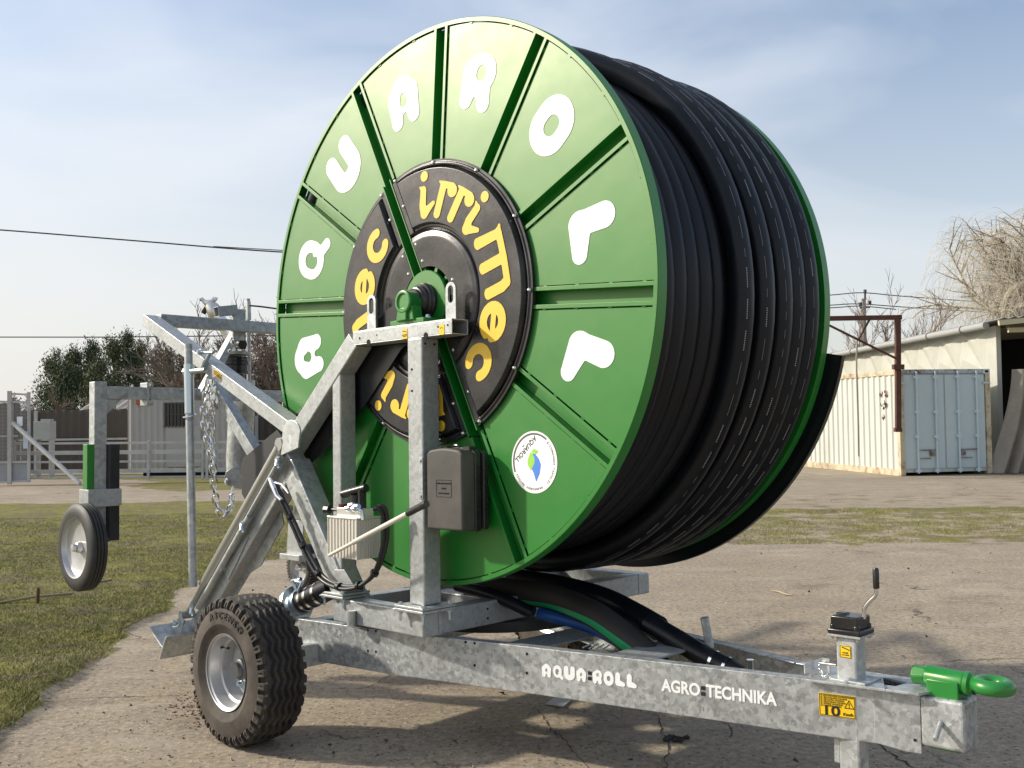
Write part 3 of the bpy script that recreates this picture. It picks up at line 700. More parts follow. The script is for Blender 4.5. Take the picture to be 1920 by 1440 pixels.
# holes and writing on the near beam
d2 = (V((*near[3], 0)) - V((*near[2], 0))).normalized()
def on_beam(px_, py_, off=.0012):
    for i in range(len(near) - 1):
        a, b = V((*near[i], 0)), V((*near[i + 1], 0)); d = (b - a).normalized(); n = V((d.y, -d.x, 0)); rd = ray(px_, py_)
        t = (a - CM).dot(n) / rd.dot(n); p = CM + rd * t; u = (p - a).dot(d)
        if -.02 <= u <= (b - a).length: return p + n * off, d
    return p + n * off, d
hs = MB()
for x_, y_ in ((690, 1181.5), (705, 1183.5), (690, 1220), (705, 1222), (873, 1204), (890, 1206), (890, 1247.5), (988, 1226), (988, 1262)):
    p, d = on_beam(x_, y_, 0); n = V((d.y, -d.x, 0)); hs.cyl(p + n * .0012, p - n * .004, .0065, 12)
hs.build('bolt_holes', VOID, nb)
def write(s, x0, y0, x1, y1, size, off, name, gl=None, sx=1.):
    pa, d = on_beam(x0, y0); pb2, _ = on_beam(x1, y1); d = (pb2 - pa).normalized(); mw = plane_m(pa, d, Z_)
    if gl is None: return text(s, size, mw, WHITE, nb, name, off=off, align='LEFT', sx=sx)
    step = (pb2 - pa).length / len(s)
    for i, ch in enumerate(s):
        if ch in gl: flat(name, glyph(gl[ch]), mw @ M.Translation((step * i, -size * .5, 0)) @ M.Diagonal((size * .92, size, 1, 1)), WHITE, nb)
write('AQUA', 1015, 1256, 1102, 1267, .058, 0, 'white_lettering', GL)
write('ROLL', 1110, 1268, 1195, 1279, .058, 0, 'white_lettering', GL)
def word_fit(s, x0, y0, x1, y1, size):
    pa, d = on_beam(x0, y0); pb2, _ = on_beam(x1, y1); d = (pb2 - pa).normalized()
    o = text(s, size, M.Identity(4), WHITE, nb, 'white_lettering', off=.0022, align='LEFT')
    xs = [v.co.x for v in o.data.vertices]; k = (pb2 - pa).length / (max(xs) - min(xs))
    o.data.transform(plane_m(pa, d, Z_) @ M.Diagonal((k, 1, 1, 1)) @ M.Translation((-min(xs), 0, 0)))
word_fit('AGRO', 1240, 1285, 1313, 1295, .066); word_fit('TECHNIKA', 1324, 1296, 1457, 1313, .066)
for x_, y_ in ((1106, 1262), (1106, 1272), (1318.5, 1290), (1318.5, 1301)):
    p, d = on_beam(x_, y_); flat('colon_mark', [[(-.009, -.0075), (.009, -.0075), (.009, .0075), (-.009, .0075)]], plane_m(p, d, Z_), INK, nb)
p, d = on_beam(1569.5, 1323); SW = plane_m(p, d, Z_)
flat('speed_sticker', [[(-.066, -.041), (.066, -.041), (.066, .041), (-.066, .041)]], SW, YELS, nb)
SW2 = SW @ M.Translation((0, 0, .0012))
flat('sticker_border', [[(-.064, -.039), (.064, -.039), (.064, .039), (-.064, .039)], [(-.0625, -.0375), (.0625, -.0375), (.0625, .0375), (-.0625, .0375)]], SW2, INK, nb)
for i, s_ in enumerate(('HOCHSTGESCHWINDIGKEIT', 'VELOCIDADE MAXIMA', 'VELOCITA MASSIMA', 'VELOCIDAD MAXIMA', 'VITESSE MAXIMUM', 'MAXIMUM SPEED')):
    text(s_, .0082, SW2 @ M.Translation((-.050, .033 - i * .0074, 0)), INK, nb, 'sticker_lettering', align='LEFT', sx=1.05)
    flat('list_mark', [ring(.0015, .0028, 0, 359, 10)], SW2 @ M.Translation((-.056, .033 - i * .0074, 0)), INK, nb)
text('10', .050, SW2 @ M.Translation((-.022, -.0225, 0)), INK, nb, 'speed_number', off=.0012, sx=1.35)
text('Km/h', .014, SW2 @ M.Translation((.040, -.028, 0)), INK, nb, 'speed_unit', off=.0004, sx=1.2)
flat('warning_triangle', [[(.026, -.006), (.062, -.006), (.044, .026)], [(.0295, -.0035), (.0585, -.0035), (.044, .0215)]], SW2, INK, nb)
text('!', .021, SW2 @ M.Translation((.044, .005, 0)), INK, nb, 'warning_mark', off=.0004)

# front cover plate, end plate, hitch box
topm = MB()
def zp(x, y): return PZ(x, y, ZC + .006)
topm.prism([zp(1512, 1273), zp(1560, 1252), zp(1655, 1268), zp(1660, 1292)], (0, 0, -.01))
topm.prism([zp(1660, 1292), zp(1700, 1280), zp(1778, 1290), zp(1723, 1300)], (0, 0, -.01))
topm.prism([zp(1650, 1268), zp(1722, 1275), zp(1740, 1282), zp(1700, 1279.5)], (0, 0, -.01))
topo = topm.build('drawbar_top_plate', GALV, ROOT_E, .002)
MB().prism([V((1.70, .33, ZC - .03)), V((2.12, .42, ZC - .03)), V((2.10, .57, ZC - .03)), V((1.70, .57, ZC - .03))], (0, 0, -.01)).build('opening_shade_plate', VOID, topo)  # added black sheet, painted shade below the opening in the top plate
e0, _ = on_beam(1700, 1395); e1, _ = on_beam(1727, 1402)
ep = MB(); dd = d2; base = V((*near[3], 0)); nn = V((d2.y, -d2.x, 0))
ep.prism([base + nn * .004 - dd * .16 + Z_ * (ZC - .004), base + nn * .004 + Z_ * (ZC + .001), base + nn * .004 + Z_ * (ZD - .012), base + nn * .004 - dd * .05 + Z_ * (ZD - .012), base + nn * .004 - dd * .16 + Z_ * (ZD + .004)], nn * -.006)
epo = ep.build('end_plate', GALVC, ROOT_E, .002)
hs = MB()
for px_, py_ in ((1716, 1387),): p, d = on_beam(px_, py_, .005); hs.box(p, (.009, .003, .009), (d, nn, Z_))
hs.build('square_hole', VOID, epo)
# hitch box slightly inside the end plate
HX0, HX1 = 2.15, 2.335; HY0 = .405
ha = on_beam(1728, 1310)[0]
h_tl, h_tr = PY(1728, 1308, HY0), PY(1800, 1313, HY0); h_bl, h_br = PY(1732, 1398, HY0), PY(1797, 1413, HY0)
HX0, HX1 = h_tl.x - .01, h_tr.x + .012; hz1 = (h_tl.z + h_tr.z) / 2; hz0 = (h_bl.z + h_br.z) / 2
hx = MB().bb(HX0, HX1, HY0, HY0 + .13, hz0, hz1); hxo = hx.build('hitch_box', GALVC, ROOT_E, .012, 3)
pn0 = PY(1764, 1355, HY0); pn1 = PY(1754, 1387, HY0 - .075)
MB().tube([pn0, pn1], .0085, 16).build('hitch_pin', GALVL, hxo)
gx0, gx1 = PY(1737, 1300, HY0 + .02).x, PY(1797, 1305, HY0 + .02).x
gt = PY(1770, 1277, HY0 + .02).z
hc = MB().bb(gx0, gx1, HY0 + .018, HY0 + .112, hz0 - .008, gt)
hc.bb(gx0 + .004, gx1 - .004, HY0 + .022, HY0 + .108, hz1, gt)
tc_ = V(((gx0 + gx1) / 2, HY0 + .065, gt + .012))
t0 = PY(1713, 1262, HY0 + .065); t1 = PY(1817, 1279, HY0 + .065); t1.z = t0.z - .008
da = (t1 - t0).normalized()
hc.tube([t0, t0 + da * .05], .036, 6); hc.tube([t0 + da * .048, t0 + da * .052, t1 - da * .012, t1 - da * .008], [.037, .039, .039, .034], 28)
hc.tube([t1 - da * .012, t1 + da * .004, t1 + da * .012], [.043, .043, .034], 28)
hco = hc.build('hitch_coupling', GREEND, ROOT_E, .005)
ec = PY(1862, 1286, HY0 + .065); hc2 = MB(); LE = (ec - t1).length; hc2.tube([t1 - da * .01, t1 + da * .02, t1 + da * (LE - .09), t1 + da * (LE - .05)], [.034, .034, .026, .028], 20)
zt = V((da.x, 0, da.z)).cross(Y_).normalized(); zt = zt if zt.z > 0 else -zt
hc2.tube([ec + (da * math.cos(t) + Y_ * math.sin(t)) * .048 for t in np.linspace(0, 2 * PI, 40)[:-1]], .026, 16, closed=True)
hc2.build('towing_eye', GREEND, hco)

# jack
jb = zp(1587, 1278); jx = jb.x; jy0 = jb.y
jt = PY(1566, 1191, jy0).z
jw = (PY(1605, 1280, jy0).x - PY(1567, 1277, jy0).x)
jxl = PY(1568, 1240, jy0).x
jk = MB().bb(jxl, jxl + jw, jy0, jy0 + jw * 1.0, ZC - .35, jt); jko = jk.build('jack_post', GALV, ROOT_E, .008)
MB().bb(jxl - .03, jxl + jw + .04, jy0 - .02, jy0 + jw + .035, ZC + .006, ZC + .014).build('jack_flange', GALV, jko, .002)
MB().bb(jxl - .025, jxl - .002, jy0 + .01, jy0 + .04, ZC - .30, ZD + .01).build('jack_guide', GALV, jko, .003)
MB().bb(jxl - .022, jxl + jw + .026, jy0 - .02, jy0 + jw + .02, jt, jt + .008).bolt((jxl - .01, jy0 - .008, jt), -Z_, .006, .012).bolt((jxl + jw + .012, jy0 - .008, jt), -Z_, .006, .012).bolt((jxl + jw + .012, jy0 + jw + .008, jt), -Z_, .006, .012).build('gearbox_plate', GALVL, jko)
gb = MB(); cx, cy = jxl + jw / 2 + .002, jy0 + jw / 2
gb.bb(cx - jw / 2 - .024, cx + jw / 2 + .024, cy - jw / 2 - .022, cy + jw / 2 + .022, jt + .008, jt + .028)
gb.bb(cx - jw / 2 - .014, cx + jw / 2 + .012, cy - jw / 2 - .014, cy + jw / 2 + .014, jt + .026, jt + .075)
gb.bb(cx - .05, cx - .01, cy - .02, cy + .02, jt + .07, jt + .082)
for sx in (-1, 1):
    for sy in (-1, 1): gb.cyl((cx + sx * (jw / 2 + .006), cy + sy * (jw / 2 + .006), jt + .01), (cx + sx * (jw / 2 + .006), cy + sy * (jw / 2 + .006), jt + .045), .012)
gbo = gb.build('gearbox_cover', PLAST, jko, .008, 3)
cr = [PY(1620, 1160, cy), PY(1621, 1141, cy), PY(1630, 1128, cy), PY(1641, 1117, cy), PY(1643, 1106, cy), PY(1643, 1095, cy)]
MB().tube(catmull(cr, 5), .0075, 14).build('crank', CHR, jko)
MB().tube([PY(1643.5, 1104, cy), PY(1643, 1101, cy), PY(1642, 1068, cy), PY(1642, 1064.5, cy)], [.0095, .0115, .0115, .008], 18).build('crank_grip', PLAST, jko)
c = PY(1585, 1222, jy0 - .0012); s_ = flat('warning_sticker', [[(-.022, -.022), (.022, -.022), (.022, .022), (-.022, .022)]], plane_m(c, X_, Z_), YELS, jko)
flat('pictogram', [[(-.013, .018), (.017, .009), (.017, .005), (-.013, .014)]], plane_m(c - Y_ * .0012, X_, Z_), INK, jko)
text('USARE\nLA LEVA', .008, plane_m(c - Y_ * .0012 - Z_ * .008, X_, Z_), INK, jko)
flat('sticker_border', [[(-.021, -.021), (.021, -.021), (.021, .021), (-.021, .021)], [(-.0198, -.0198), (.0198, -.0198), (.0198, .0198), (-.0198, .0198)]], plane_m(c - Y_ * .0012, X_, Z_), INK, jko)
# small bracket with cross pin and chain by the jack
q = zp(1535, 1265)
MB().prism([q + V((-.045, -.02, 0)), q + V((-.045, -.02, .04)), q + V((.0, .03, .058)), q + V((.03, .03, .058)), q + V((.03, .03, 0))], (0, .005, 0)).bb(q.x - .05, q.x - .045, q.y - .02, q.y + .04, q.z, q.z + .04).build('pin_bracket', GALV, topo, .001)
MB().tube([PT(1537, 1243, 3.75), PT(1568, 1247, 3.7)], .0055, 12).build('cross_pin', CHR, topo)
def chain_links(m, pts, ln=.03, wr=.0035, wd=.010):
    acc = 0; p = [V(a) for a in pts]; L_ = [0]
    for i in range(1, len(p)): L_.append(L_[-1] + (p[i] - p[i - 1]).length)
    k = 0; s_ = 0; step = ln * .72
    def at(s):
        for i in range(1, len(p)):
            if L_[i] >= s: t = (s - L_[i - 1]) / max(1e-9, L_[i] - L_[i - 1]); return p[i - 1].lerp(p[i], t), (p[i] - p[i - 1]).normalized()
        return p[-1], (p[-1] - p[-2]).normalized()
    while s_ < L_[-1]:
        c, t = at(s_); x, y, _ = frame(t, V((.3, .8, .2))); side = x if k % 2 else y; hl = ln / 2 - wd
        lk = [c + t * (hl * (1 if math.cos(a) >= 0 else -1) + wd * math.cos(a)) + side * (wd * math.sin(a)) for a in np.linspace(0, 2 * PI, 13)[:-1]]
        m.tube(lk, wr, 6, closed=True); s_ += step; k += 1
    return m
chain_links(MB(), catmull([PT(1537, 1245, 3.75), PT(1539, 1258, 3.72), PT(1545, 1268, 3.7), PT(1552, 1262, 3.7), PT(1556, 1270, 3.7), PT(1546, 1271, 3.68)]), .014, .0015, .0042).build('pin_chain', CHR, topo)
# stub pipe on far beam
q = PZ(1326, 1210, ZC + .0); q0 = PT(1331, 1214, 4.4); q1 = PT(1321, 1158, 4.4)
MB().tube([q0, q1], .0185, 24).build('stub_pipe', GALV, ROOT_E)

# ------------------------------------------------------------ big suction hoses lying through the drawbar
T0 = 4.35
hA = catmull([PT(880, 1100, 5.3), PT(960, 1108, 5.15), PT(1040, 1122, 5.0), PT(1110, 1150, 4.75), PT(1170, 1192, 4.6), PT(1215, 1230, 4.5), PT(1250, 1275, 4.45)], 8)
ha_ = MB().tube(hA, .062, 28).build('suction_hose', dusty('matt black rubber hose', (.022, .018, .016), (.05, .045, .04), .5, .6), ROOT_E)
def stripe(path, r, ang, wd, name, m_, parent, w1=None):
    m = MB(); x = None; vs = []
    n = len(path)
    for i, p in enumerate(path):
        t = (path[min(i + 1, n - 1)] - path[max(i - 1, 0)]).normalized()
        v = (CM - p).normalized(); v = (v - t * v.dot(t)).normalized(); u = t.cross(v)
        a_ = ang(i / n) if callable(ang) else ang; ww = wd if w1 is None else wd + (w1 - wd) * i / n
        for s_ in (-1, -.5, 0, .5, 1): b = a_ + s_ * ww; vs.append(p + (v * math.cos(b) + u * math.sin(b)) * (r + .0008))
    m.add(vs, [(i * 5 + j, i * 5 + j + 1, i * 5 + 6 + j, i * 5 + 5 + j) for i in range(n - 1) for j in range(4)], True)
    return m.build(name, m_, parent)
stripe(hA, .062, lambda t: .9 - .3 * t, .12, 'green_stripe', STRIPE, ha_, .42)
hB = catmull([PT(960, 1085, 5.4), PT(1050, 1100, 5.2), PT(1130, 1122, 5.0), PT(1190, 1152, 4.75), PT(1235, 1178, 4.6)], 8)
MB().tube(hB, .056, 28).build('suction_hose', HOSE, ROOT_E)
hC = catmull([PT(1215, 1168, 4.62), PT(1270, 1200, 4.5), PT(1330, 1236, 4.35), PT(1395, 1268, 4.22)], 8)
hc_ = MB().tube(hC, [.047] * (len(hC) - 4) + [.044, .04, .036, .03], 28).build('suction_hose', HOSE, ROOT_E)
hC2 = hC
for t in (17, 20): MB().tube([hC2[t - 0] + (hC2[t + 1] - hC2[t]) * .0, hC2[t] + (hC2[t + 1] - hC2[t]) * .62], .0485, 28, cap=False).build('hose_clamp', CHR, hc_)
q = PT(1407, 1246, 4.15); MB().tube([q - V((0, 0, .05)), q + V((0, 0, .02))], .016, 14).build('clamp_lug', CHR, hc_)
bl = catmull([PT(1010, 1150, 4.98), PT(1070, 1165, 4.9), PT(1120, 1182, 4.85), PT(1180, 1215, 4.7)], 6)
MB().tube(bl, .028, 20).build('blue_hose', BLUEH, ROOT_E)
MB().tube(catmull([PT(858, 1098, 5.2), PT(930, 1118, 5.0), PT(1000, 1150, 4.9)], 6), .03, 16).build('feed_hose', HOSE, ROOT_E)
m = MB()
for k in range(4): m.tube([PZ(1093 + k * 12, 1214 + k * 1.5, ZC - .001), PZ(1112 + k * 10, 1206 + k * 1.2, ZC - .001)], .0035, 8)
m.build('grip_slots', GALVL, ROOT_E)

# ------------------------------------------------------------ hose coupling by the wheel
ka, kb = PT(625, 1100, 5.15), PT(556, 1133, 5.35); kd = (kb - ka).normalized()
kc = MB().tube([ka, kb - kd * .03], .058, 28).build('rubber_coupling', HOSE, ROOT_E)
m = MB()
for t in (.30, .52, .68): p = ka.lerp(kb, t); m.tube([p, p + kd * .022], .0605, 28, cap=False)
m.build('hose_clamps', CHR, kc)
MB().lathe([(.045, 0), (.066, 0), (.070, .012), (.060, .018), (.062, .04), (.096, .046), (.100, .062), (.045, .064)], kb - kd * .055, kd, 40).build('coupling_flange', ZINC, kc)
p = kb - kd * .02
MB().tube([p + V((.02, -.02, .07)), p + V((-.01, -.03, .12)), p + V((.05, -.02, .13))], .013, 12).tube([p + V((.06, -.04, .07)), p + V((.09, -.04, .12)), p + V((.04, -.04, .125))], .011, 12).build('coupling_lever', ZINC, kc)

# ------------------------------------------------------------ hand pump, oil tank, hoses, document box
yf = -.31
tx0, tx1 = PY(616, 1005, yf).x, PY(669, 1010, yf).x; tz1 = PY(669, 975, yf).z; tz0 = PY(669, 1050, yf).z; yb = PX(712, 1035, tx1).y
tk = MB().bb(tx0, tx1, yf, yb, tz0, tz1)
nf = 9
for i in range(nf + 1):
    x_ = tx0 + (tx1 - tx0) * i / nf; tk.bb(x_ - .003, x_ + .003, yf - .004, yf + .001, tz0 + .002, tz1 - .002)
for i in range(nf + 1):
    y_ = yf + (yb - yf) * i / nf; tk.bb(tx1 - .001, tx1 + .004, y_ - .003, y_ + .003, tz0 + .002, tz1 - .002)
tko = tk.build('oil_tank', mat('ribbed cast aluminium', (.60, .57, .50), .42, .25), ROOT_E, .001)
tp = MB().bb(tx0 - .004, tx1 + .006, yf - .006, yb + .004, tz1, tz1 + .010)
tp.bb(tx0 + .04, tx1 + .0, yf + .02, yf + .10, tz1 + .010, tz1 + .05)
tp.build('tank_lid', ALU, tko, .002)
pc = V((tx0 + .105, yf + .06, tz1 + .05))
MB().cyl(pc + V((.03, 0, 0)), pc + V((.03, 0, .06)), .026).tube([pc + V((-.055, -.01, .062)), pc + V((.10, .01, .095))], .020, 20).bb(pc.x + .075, pc.x + .088, pc.y - .02, pc.y + .02, pc.z, pc.z + .085).build('pump_head', PLAST, tko)
MB().cyl(pc + V((-.05, -.015, -.0)), pc + V((-.05, -.015, .016)), .021).build('red_filler_cap', mat('dark red plastic', (.12, .02, .015), .4), tko)
MB().tube([pc + V((-.13, -.04, -.012)), pc + V((-.06, -.03, -.012))], .008, 12).tube([pc + V((-.150, -.045, -.012)), pc + V((-.120, -.04, -.012))], .021, 8).build('release_knob', PLAST, tko)
m = MB()
for dx, dz in ((.03, .0), (.055, .015), (.08, .0), (.095, .01)): m.tube([pc + V((dx, -.055, dz)), pc + V((dx + .025, -.05, dz + .004))], .012, 8).bolt(pc + V((dx + .02, -.05, dz)), V((.6, -.5, .3)), .010, .012)
m.tube([pc + V((.10, -.05, .0)), pc + V((.135, -.04, -.01)), pc + V((.137, -.04, -.05))], .011, 10)
m.build('hydraulic_fittings', CHR, tko)
hl0, hl1 = PY(618, 1041, yf - .035), PY(764, 963, yf - .035); hl2 = PY(800, 944, yf - .035)
hlo = MB().tube([hl0, hl0.lerp(hl1, .35)], .0085, 16).tube([hl0.lerp(hl1, .33), hl1], .0115, 18).build('pump_handle', CREAM, tko)
MB().tube([hl1, hl1.lerp(hl2, .1), hl1.lerp(hl2, .75), hl1.lerp(hl2, .8), hl2], [.013, .0155, .0155, .018, .017], 18).build('handle_grip', PLAST, hlo)
HP = [PY(513, 912, -.25), PY(527, 942, -.25), PY(545, 980, -.24), PY(570, 1035, -.23), PY(600, 1085, -.23), PY(640, 1104, -.25), PY(676, 1098, -.25), PY(703, 1070, -.24), PY(718, 1020, -.23), PY(719, 975, -.24), PY(712, 955, -.26), PY(700, 955, -.28)]
hho = MB().tube(catmull(HP, 8), .0098, 12).tube([p + V((.012, .012, .012)) for p in catmull(HP, 8)], .0098, 12).build('hydraulic_hose', BLK, ROOT_E)
m = MB(); cm_ = catmull(HP, 8)
for i in (14, 22, 30, 38, 46, 54): m.tube([cm_[i] + V((.006, .006, .006)), cm_[i + 1] + V((.006, .006, .006))], .021, 12)
m.build('cable_ties', PLAST, hho)
p = PY(520, 930, -.26); q = PY(511, 908, -.26)
MB().tube([PY(528, 938, -.26), p, q, PY(506, 897, -.26)], [.011, .015, .017, .011], 8).tube([PY(515, 905, -.27), PY(528, 908, -.28), PY(541, 925, -.28)], .005, 8).build('shutoff_valve', CHR, hho)
# document box
bx0 = PY(799.5, 900, -.165).x; bx1 = PY(866, 900, -.165).x; bz1 = PY(832, 846, -.165).z; bz0 = PY(832, 994, -.165).z
def rbox(x0, x1, y0, y1, z0, z1, arch, name, parent, m_, bev):
    n = 12; top = [(x0 + (x1 - x0) * i / n, z1 + arch * math.sin(PI * i / n) - (.012 if i in (0, n) else 0)) for i in range(n + 1)]
    poly = [V((x0, y0, z0))] + [V((x, y0, z)) for x, z in top] + [V((x1, y0, z0))]
    return MB().prism(poly, (0, y1 - y0, 0)).build(name, m_, parent, bev, 3)
dbo = rbox(bx0, bx1, -.165, -.08, bz0, bz1, .014, 'document_box', ROOT_E, TAUPE, .010)
rbox(bx0 + .004, bx1 + .008, -.092, -.055, bz0 - .006, bz1 + .004, .014, 'box_base', dbo, PLAST, .006)
rbox(bx0 + .010, bx1 + .02, -.052, -.02, bz0 + .002, bz1 - .002, .01, 'box_back', dbo, PLAST, .006)
MB().tube([V(((bx0 + bx1) / 2 + math.cos(t) * .022, -.09, bz1 + .014 + math.sin(t) * .012)) for t in np.linspace(0, PI, 10)], .004, 8).bb(bx0 + .03, bx0 + .07, -.10, -.05, bz1 + .004, bz1 + .02).bb(bx1 - .06, bx1 - .02, -.10, -.05, bz1 + .004, bz1 + .02).build('latch', PLAST, dbo)
cxb = (bx0 + bx1) / 2; czb = PY(832, 916, -.165).z
lw, lh = .05, .038; out = [(-lw, -lh), (lw, -lh), (lw, lh), (-lw, lh)]; inn = [(-lw + .0018, -lh + .0018), (lw - .0018, -lh + .0018), (lw - .0018, lh - .0018), (-lw + .0018, lh - .0018)]
flat('moulded_frame', [out, inn], plane_m((cxb, -.1658, czb), X_, Z_), PLAST, dbo)
for k, s_ in enumerate(('SPARE PARTS MANUAL', 'MODEL', 'SAFETY MANUAL')): text(s_, .0095, plane_m((cxb, -.1658, czb + .022 - .022 * k), X_, Z_), PLAST, dbo, 'moulded_lettering')
MB().bb(.10, .126, -.168, -.160, PY(785, 935, -.165).z, PY(785, 858, -.165).z).bolt((.113, -.168, PY(785, 864, -.165).z), (0, -1, 0), .006, .005).bolt((.113, -.168, PY(785, 930, -.165).z), (0, -1, 0), .006, .005).build('box_bracket', GALVL, dbo, .001)

# ------------------------------------------------------------ road wheels
def wheel(cx, cy, cz, out, name):
    Rw, wd = .357, .28; o = empty(name); o.parent = ROOT_E; o.location = (0, 0, 0)
    nT, nS = 520, 90; ts = np.linspace(-1, 1, nS)              # across the section, bead to bead
    prof = []
    for t in ts:                                              # section: sidewall, shoulder, tread
        a = abs(t)
        if a < .52: y = t / .52 * .106; r_ = Rw - .012 * (a / .52) ** 2
        else:
            q = (a - .52) / .48; an = q * 2.05
            y = math.copysign(.106 + .030 * math.sin(min(an, PI / 2)) - (.03 * max(0, (q - .72) / .28)), t); r_ = Rw - .012 - .168 * q ** 1.15
        prof.append((y, r_))
    prof = np.array(prof); th = np.linspace(0, 2 * PI, nT, endpoint=False)
    Yv = prof[:, 0][None, :] + 0 * th[:, None]; Rv = prof[:, 1][None, :] + 0 * th[:, None]; A = np.abs(ts)[None, :]; TH = th[:, None]
    g = np.zeros_like(Rv); zig = .009 * (2 * np.abs(((TH * 24 / (2 * PI)) % 1) * 2 - 1) - 1)
    for c_ in (-.070, -.035, 0., .035, .070):
        g = np.maximum(g, np.exp(-(((Yv - c_ - zig) / .0098) ** 6)) * (A < .60))
    Rv = Rv - .020 * g
    lug = (((TH * 36 / (2 * PI)) % 1) < .42); sh = (A > .50) * (A < .66)
    Rv = Rv + np.where(lug, -.026, .004) * sh
    Yv = Yv + np.sign(Yv) * np.where(lug, -.004, .007) * ((A > .55) * (A < .66))
    slot = ((((TH * 36 / (2 * PI)) % 1) > .62) * (((TH * 36 / (2 * PI)) % 1) < .78)) * (A > .58) * (A < .66); Yv = Yv - np.sign(Yv) * slot * .008
    Rv = Rv + .002 * np.exp(-((A - .80) / .012) ** 2) + .002 * np.exp(-((A - .93) / .01) ** 2)
    X = cx + Rv * np.cos(TH); Z = cz + Rv * np.sin(TH); Yc = cy + Yv
    vs = np.stack([X, Yc, Z], 2).reshape(-1, 3); i, j = np.meshgrid(range(nT), range(nS - 1), indexing='ij'); i2 = (i + 1) % nT
    fs = np.stack([i * nS + j, i * nS + j + 1, i2 * nS + j + 1, i2 * nS + j], 2).reshape(-1, 4)
    t_ = MB(); t_.v = [tuple(v) for v in vs]; t_.f = [tuple(int(q) for q in f) for f in fs]; t_.sm = [True] * len(fs)
    ty = t_.build('tyre', RUB, o, sharp=28); ty.data.materials.append(RUBT); ty.data.polygons.foreach_set('material_index', np.tile((np.abs((ts[:-1] + ts[1:]) / 2) < .545).astype(int), nT))
    s = out                                                   # -1 when the outer face looks to -y
    for k, ch in enumerate('ASCENSO'):
        a = R(112 - k * 9.5); up = V((math.cos(a), 0, math.sin(a))); x = V((math.sin(a), 0, -math.cos(a)))
        if s < 0: text(ch, .048, plane_m(V((cx, cy - .1355, cz)) + up * .272, x, up) , RUBC, ty, 'moulded_lettering', off=.001, ext=.0015)
    rm = MB(); rm.lathe([(.178, -.116), (.183, -.119), (.183, -.113), (.168, -.106), (.162, -.080), (.156, -.056), (.146, -.050), (.138, .0), (.138, .08), (.18, .10)], (cx, cy, cz), (0, -s, 0), 96)
    rm.lathe([(.0, -.006), (.075, -.006), (.088, -.012), (.112, -.012), (.130, -.002), (.141, .004)], (cx, cy, cz), (0, -s, 0), 96)
    ro = rm.build('rim', SILV, o, sharp=32)
    hu = MB(); hu.lathe([(0, -.068), (.030, -.068), (.036, -.068), (.038, -.05), (.040, -.05), (.050, -.044), (.052, -.012)], (cx, cy, cz), (0, -s, 0), 40)
    huo = hu.build('hub', mat('grey hub paint', (.09, .095, .10), .4, .3), o)
    nt_ = MB()
    for k in range(5): a = R(30 + 72 * k); nt_.bolt((cx + .084 * math.cos(a), cy + s * .010, cz + .084 * math.sin(a)), (0, s, 0), .013, .022)
    nt_.build('wheel_nuts', ZINC, ro); 
    MB().tube([(cx - .11, cy + s * .03, cz + .085), (cx - .125, cy + s * .055, cz + .095), (cx - .122, cy + s * .07, cz + .093)], .006, 8).build('valve', PLAST, ro)
    return o
GZ = lambda x, y: None
upm = TM.inverted() @ V((0, 0, 1))
def ground_z(x, y):                                          # height of the world ground in the machine frame
    h = (ROOT @ V((x, y, 0))).z; return -h / upm.z
WX, WY = -.80, -.515
wheel(WX, WY, ground_z(WX, WY) + .355, -1, 'road_wheel')
wheel(WX, 1.75, ground_z(WX, 1.75) + .355, 1, 'road_wheel')
#PART3
# ============================================================ THE CART carried by the lift frame
CE = empty('sprinkler_cart', ROOT); tag(CE, 'galvanised sprinkler cart hanging raised on the lift frame, with big gun riser and small wheels', 'sprinkler cart')
TCt = 6.45
cw_ = PT(146, 1024, TCt); cyy = cw_.y
cp0 = PT(184, 718, TCt); cp1 = PT(190, 1008, TCt)
cp = V((cp0.x, cp0.y, 0))
MB().beam(V((cp0.x, cp0.y, PT(184, 716, TCt).z)), V((cp0.x, cp0.y, cp1.z)), .08, .08, (1, 0, 0)).build('cart_leg', GALV, CE, .004)
zb = PT(200, 736, TCt).z
MB().beam(V((cp0.x, cp0.y + .04, zb)), V((cp0.x, 1.9, zb)), .08, .08, (0, 0, 1)).build('cart_cross_beam', GALV, CE, .004)
MB().prism([V((cp0.x - .03, cp0.y + .041, zb - .041)), V((cp0.x - .03, cp0.y + .14, zb - .041)), V((cp0.x - .03, cp0.y + .041, zb - .14))], (.06, 0, 0)).build('corner_gusset', GALV, CE, .002)
gz0, gz1 = PT(166, 950, TCt).z, PT(166, 833, TCt).z
GP = PT(166, 833, TCt)
MB().bb(cp0.x - .015, cp0.x + .05, cp0.y - .088, cp0.y - .041, gz0 - .02, gz1).build('green_socket', GREEN, CE, .003)
gz2, gz3 = PT(205, 1012, TCt).z, PT(205, 833, TCt).z
MB().bb(cp0.x + .0, cp0.x + .085, cp0.y + .041, cp0.y + .105, gz2, gz3).build('black_socket', BLK, CE, .004)
zc0, zc1 = PT(186, 948, TCt).z, PT(186, 916, TCt).z
MB().bb(cp0.x - .045, cp0.x + .094, cp0.y - .098, cp0.y + .115, zc0, zc1).build('socket_clamp', GALVL, CE, .003)
MB().bb(cp0.x - .05, cp0.x + .05, cp0.y + .30, cp0.y + .315, zb - .08, zb + .07).build('joint_plate', GALVL, CE, .003)
MB().bb(cp0.x - .05, cp0.x + .05, cp0.y + .33, cp0.y + .345, zb - .08, zb + .07).bolt((cp0.x + .051, cp0.y + .322, zb + .05), X_, .012, .02).bolt((cp0.x + .051, cp0.y + .322, zb - .06), X_, .012, .02).build('joint_plate', GALVL, CE, .003)
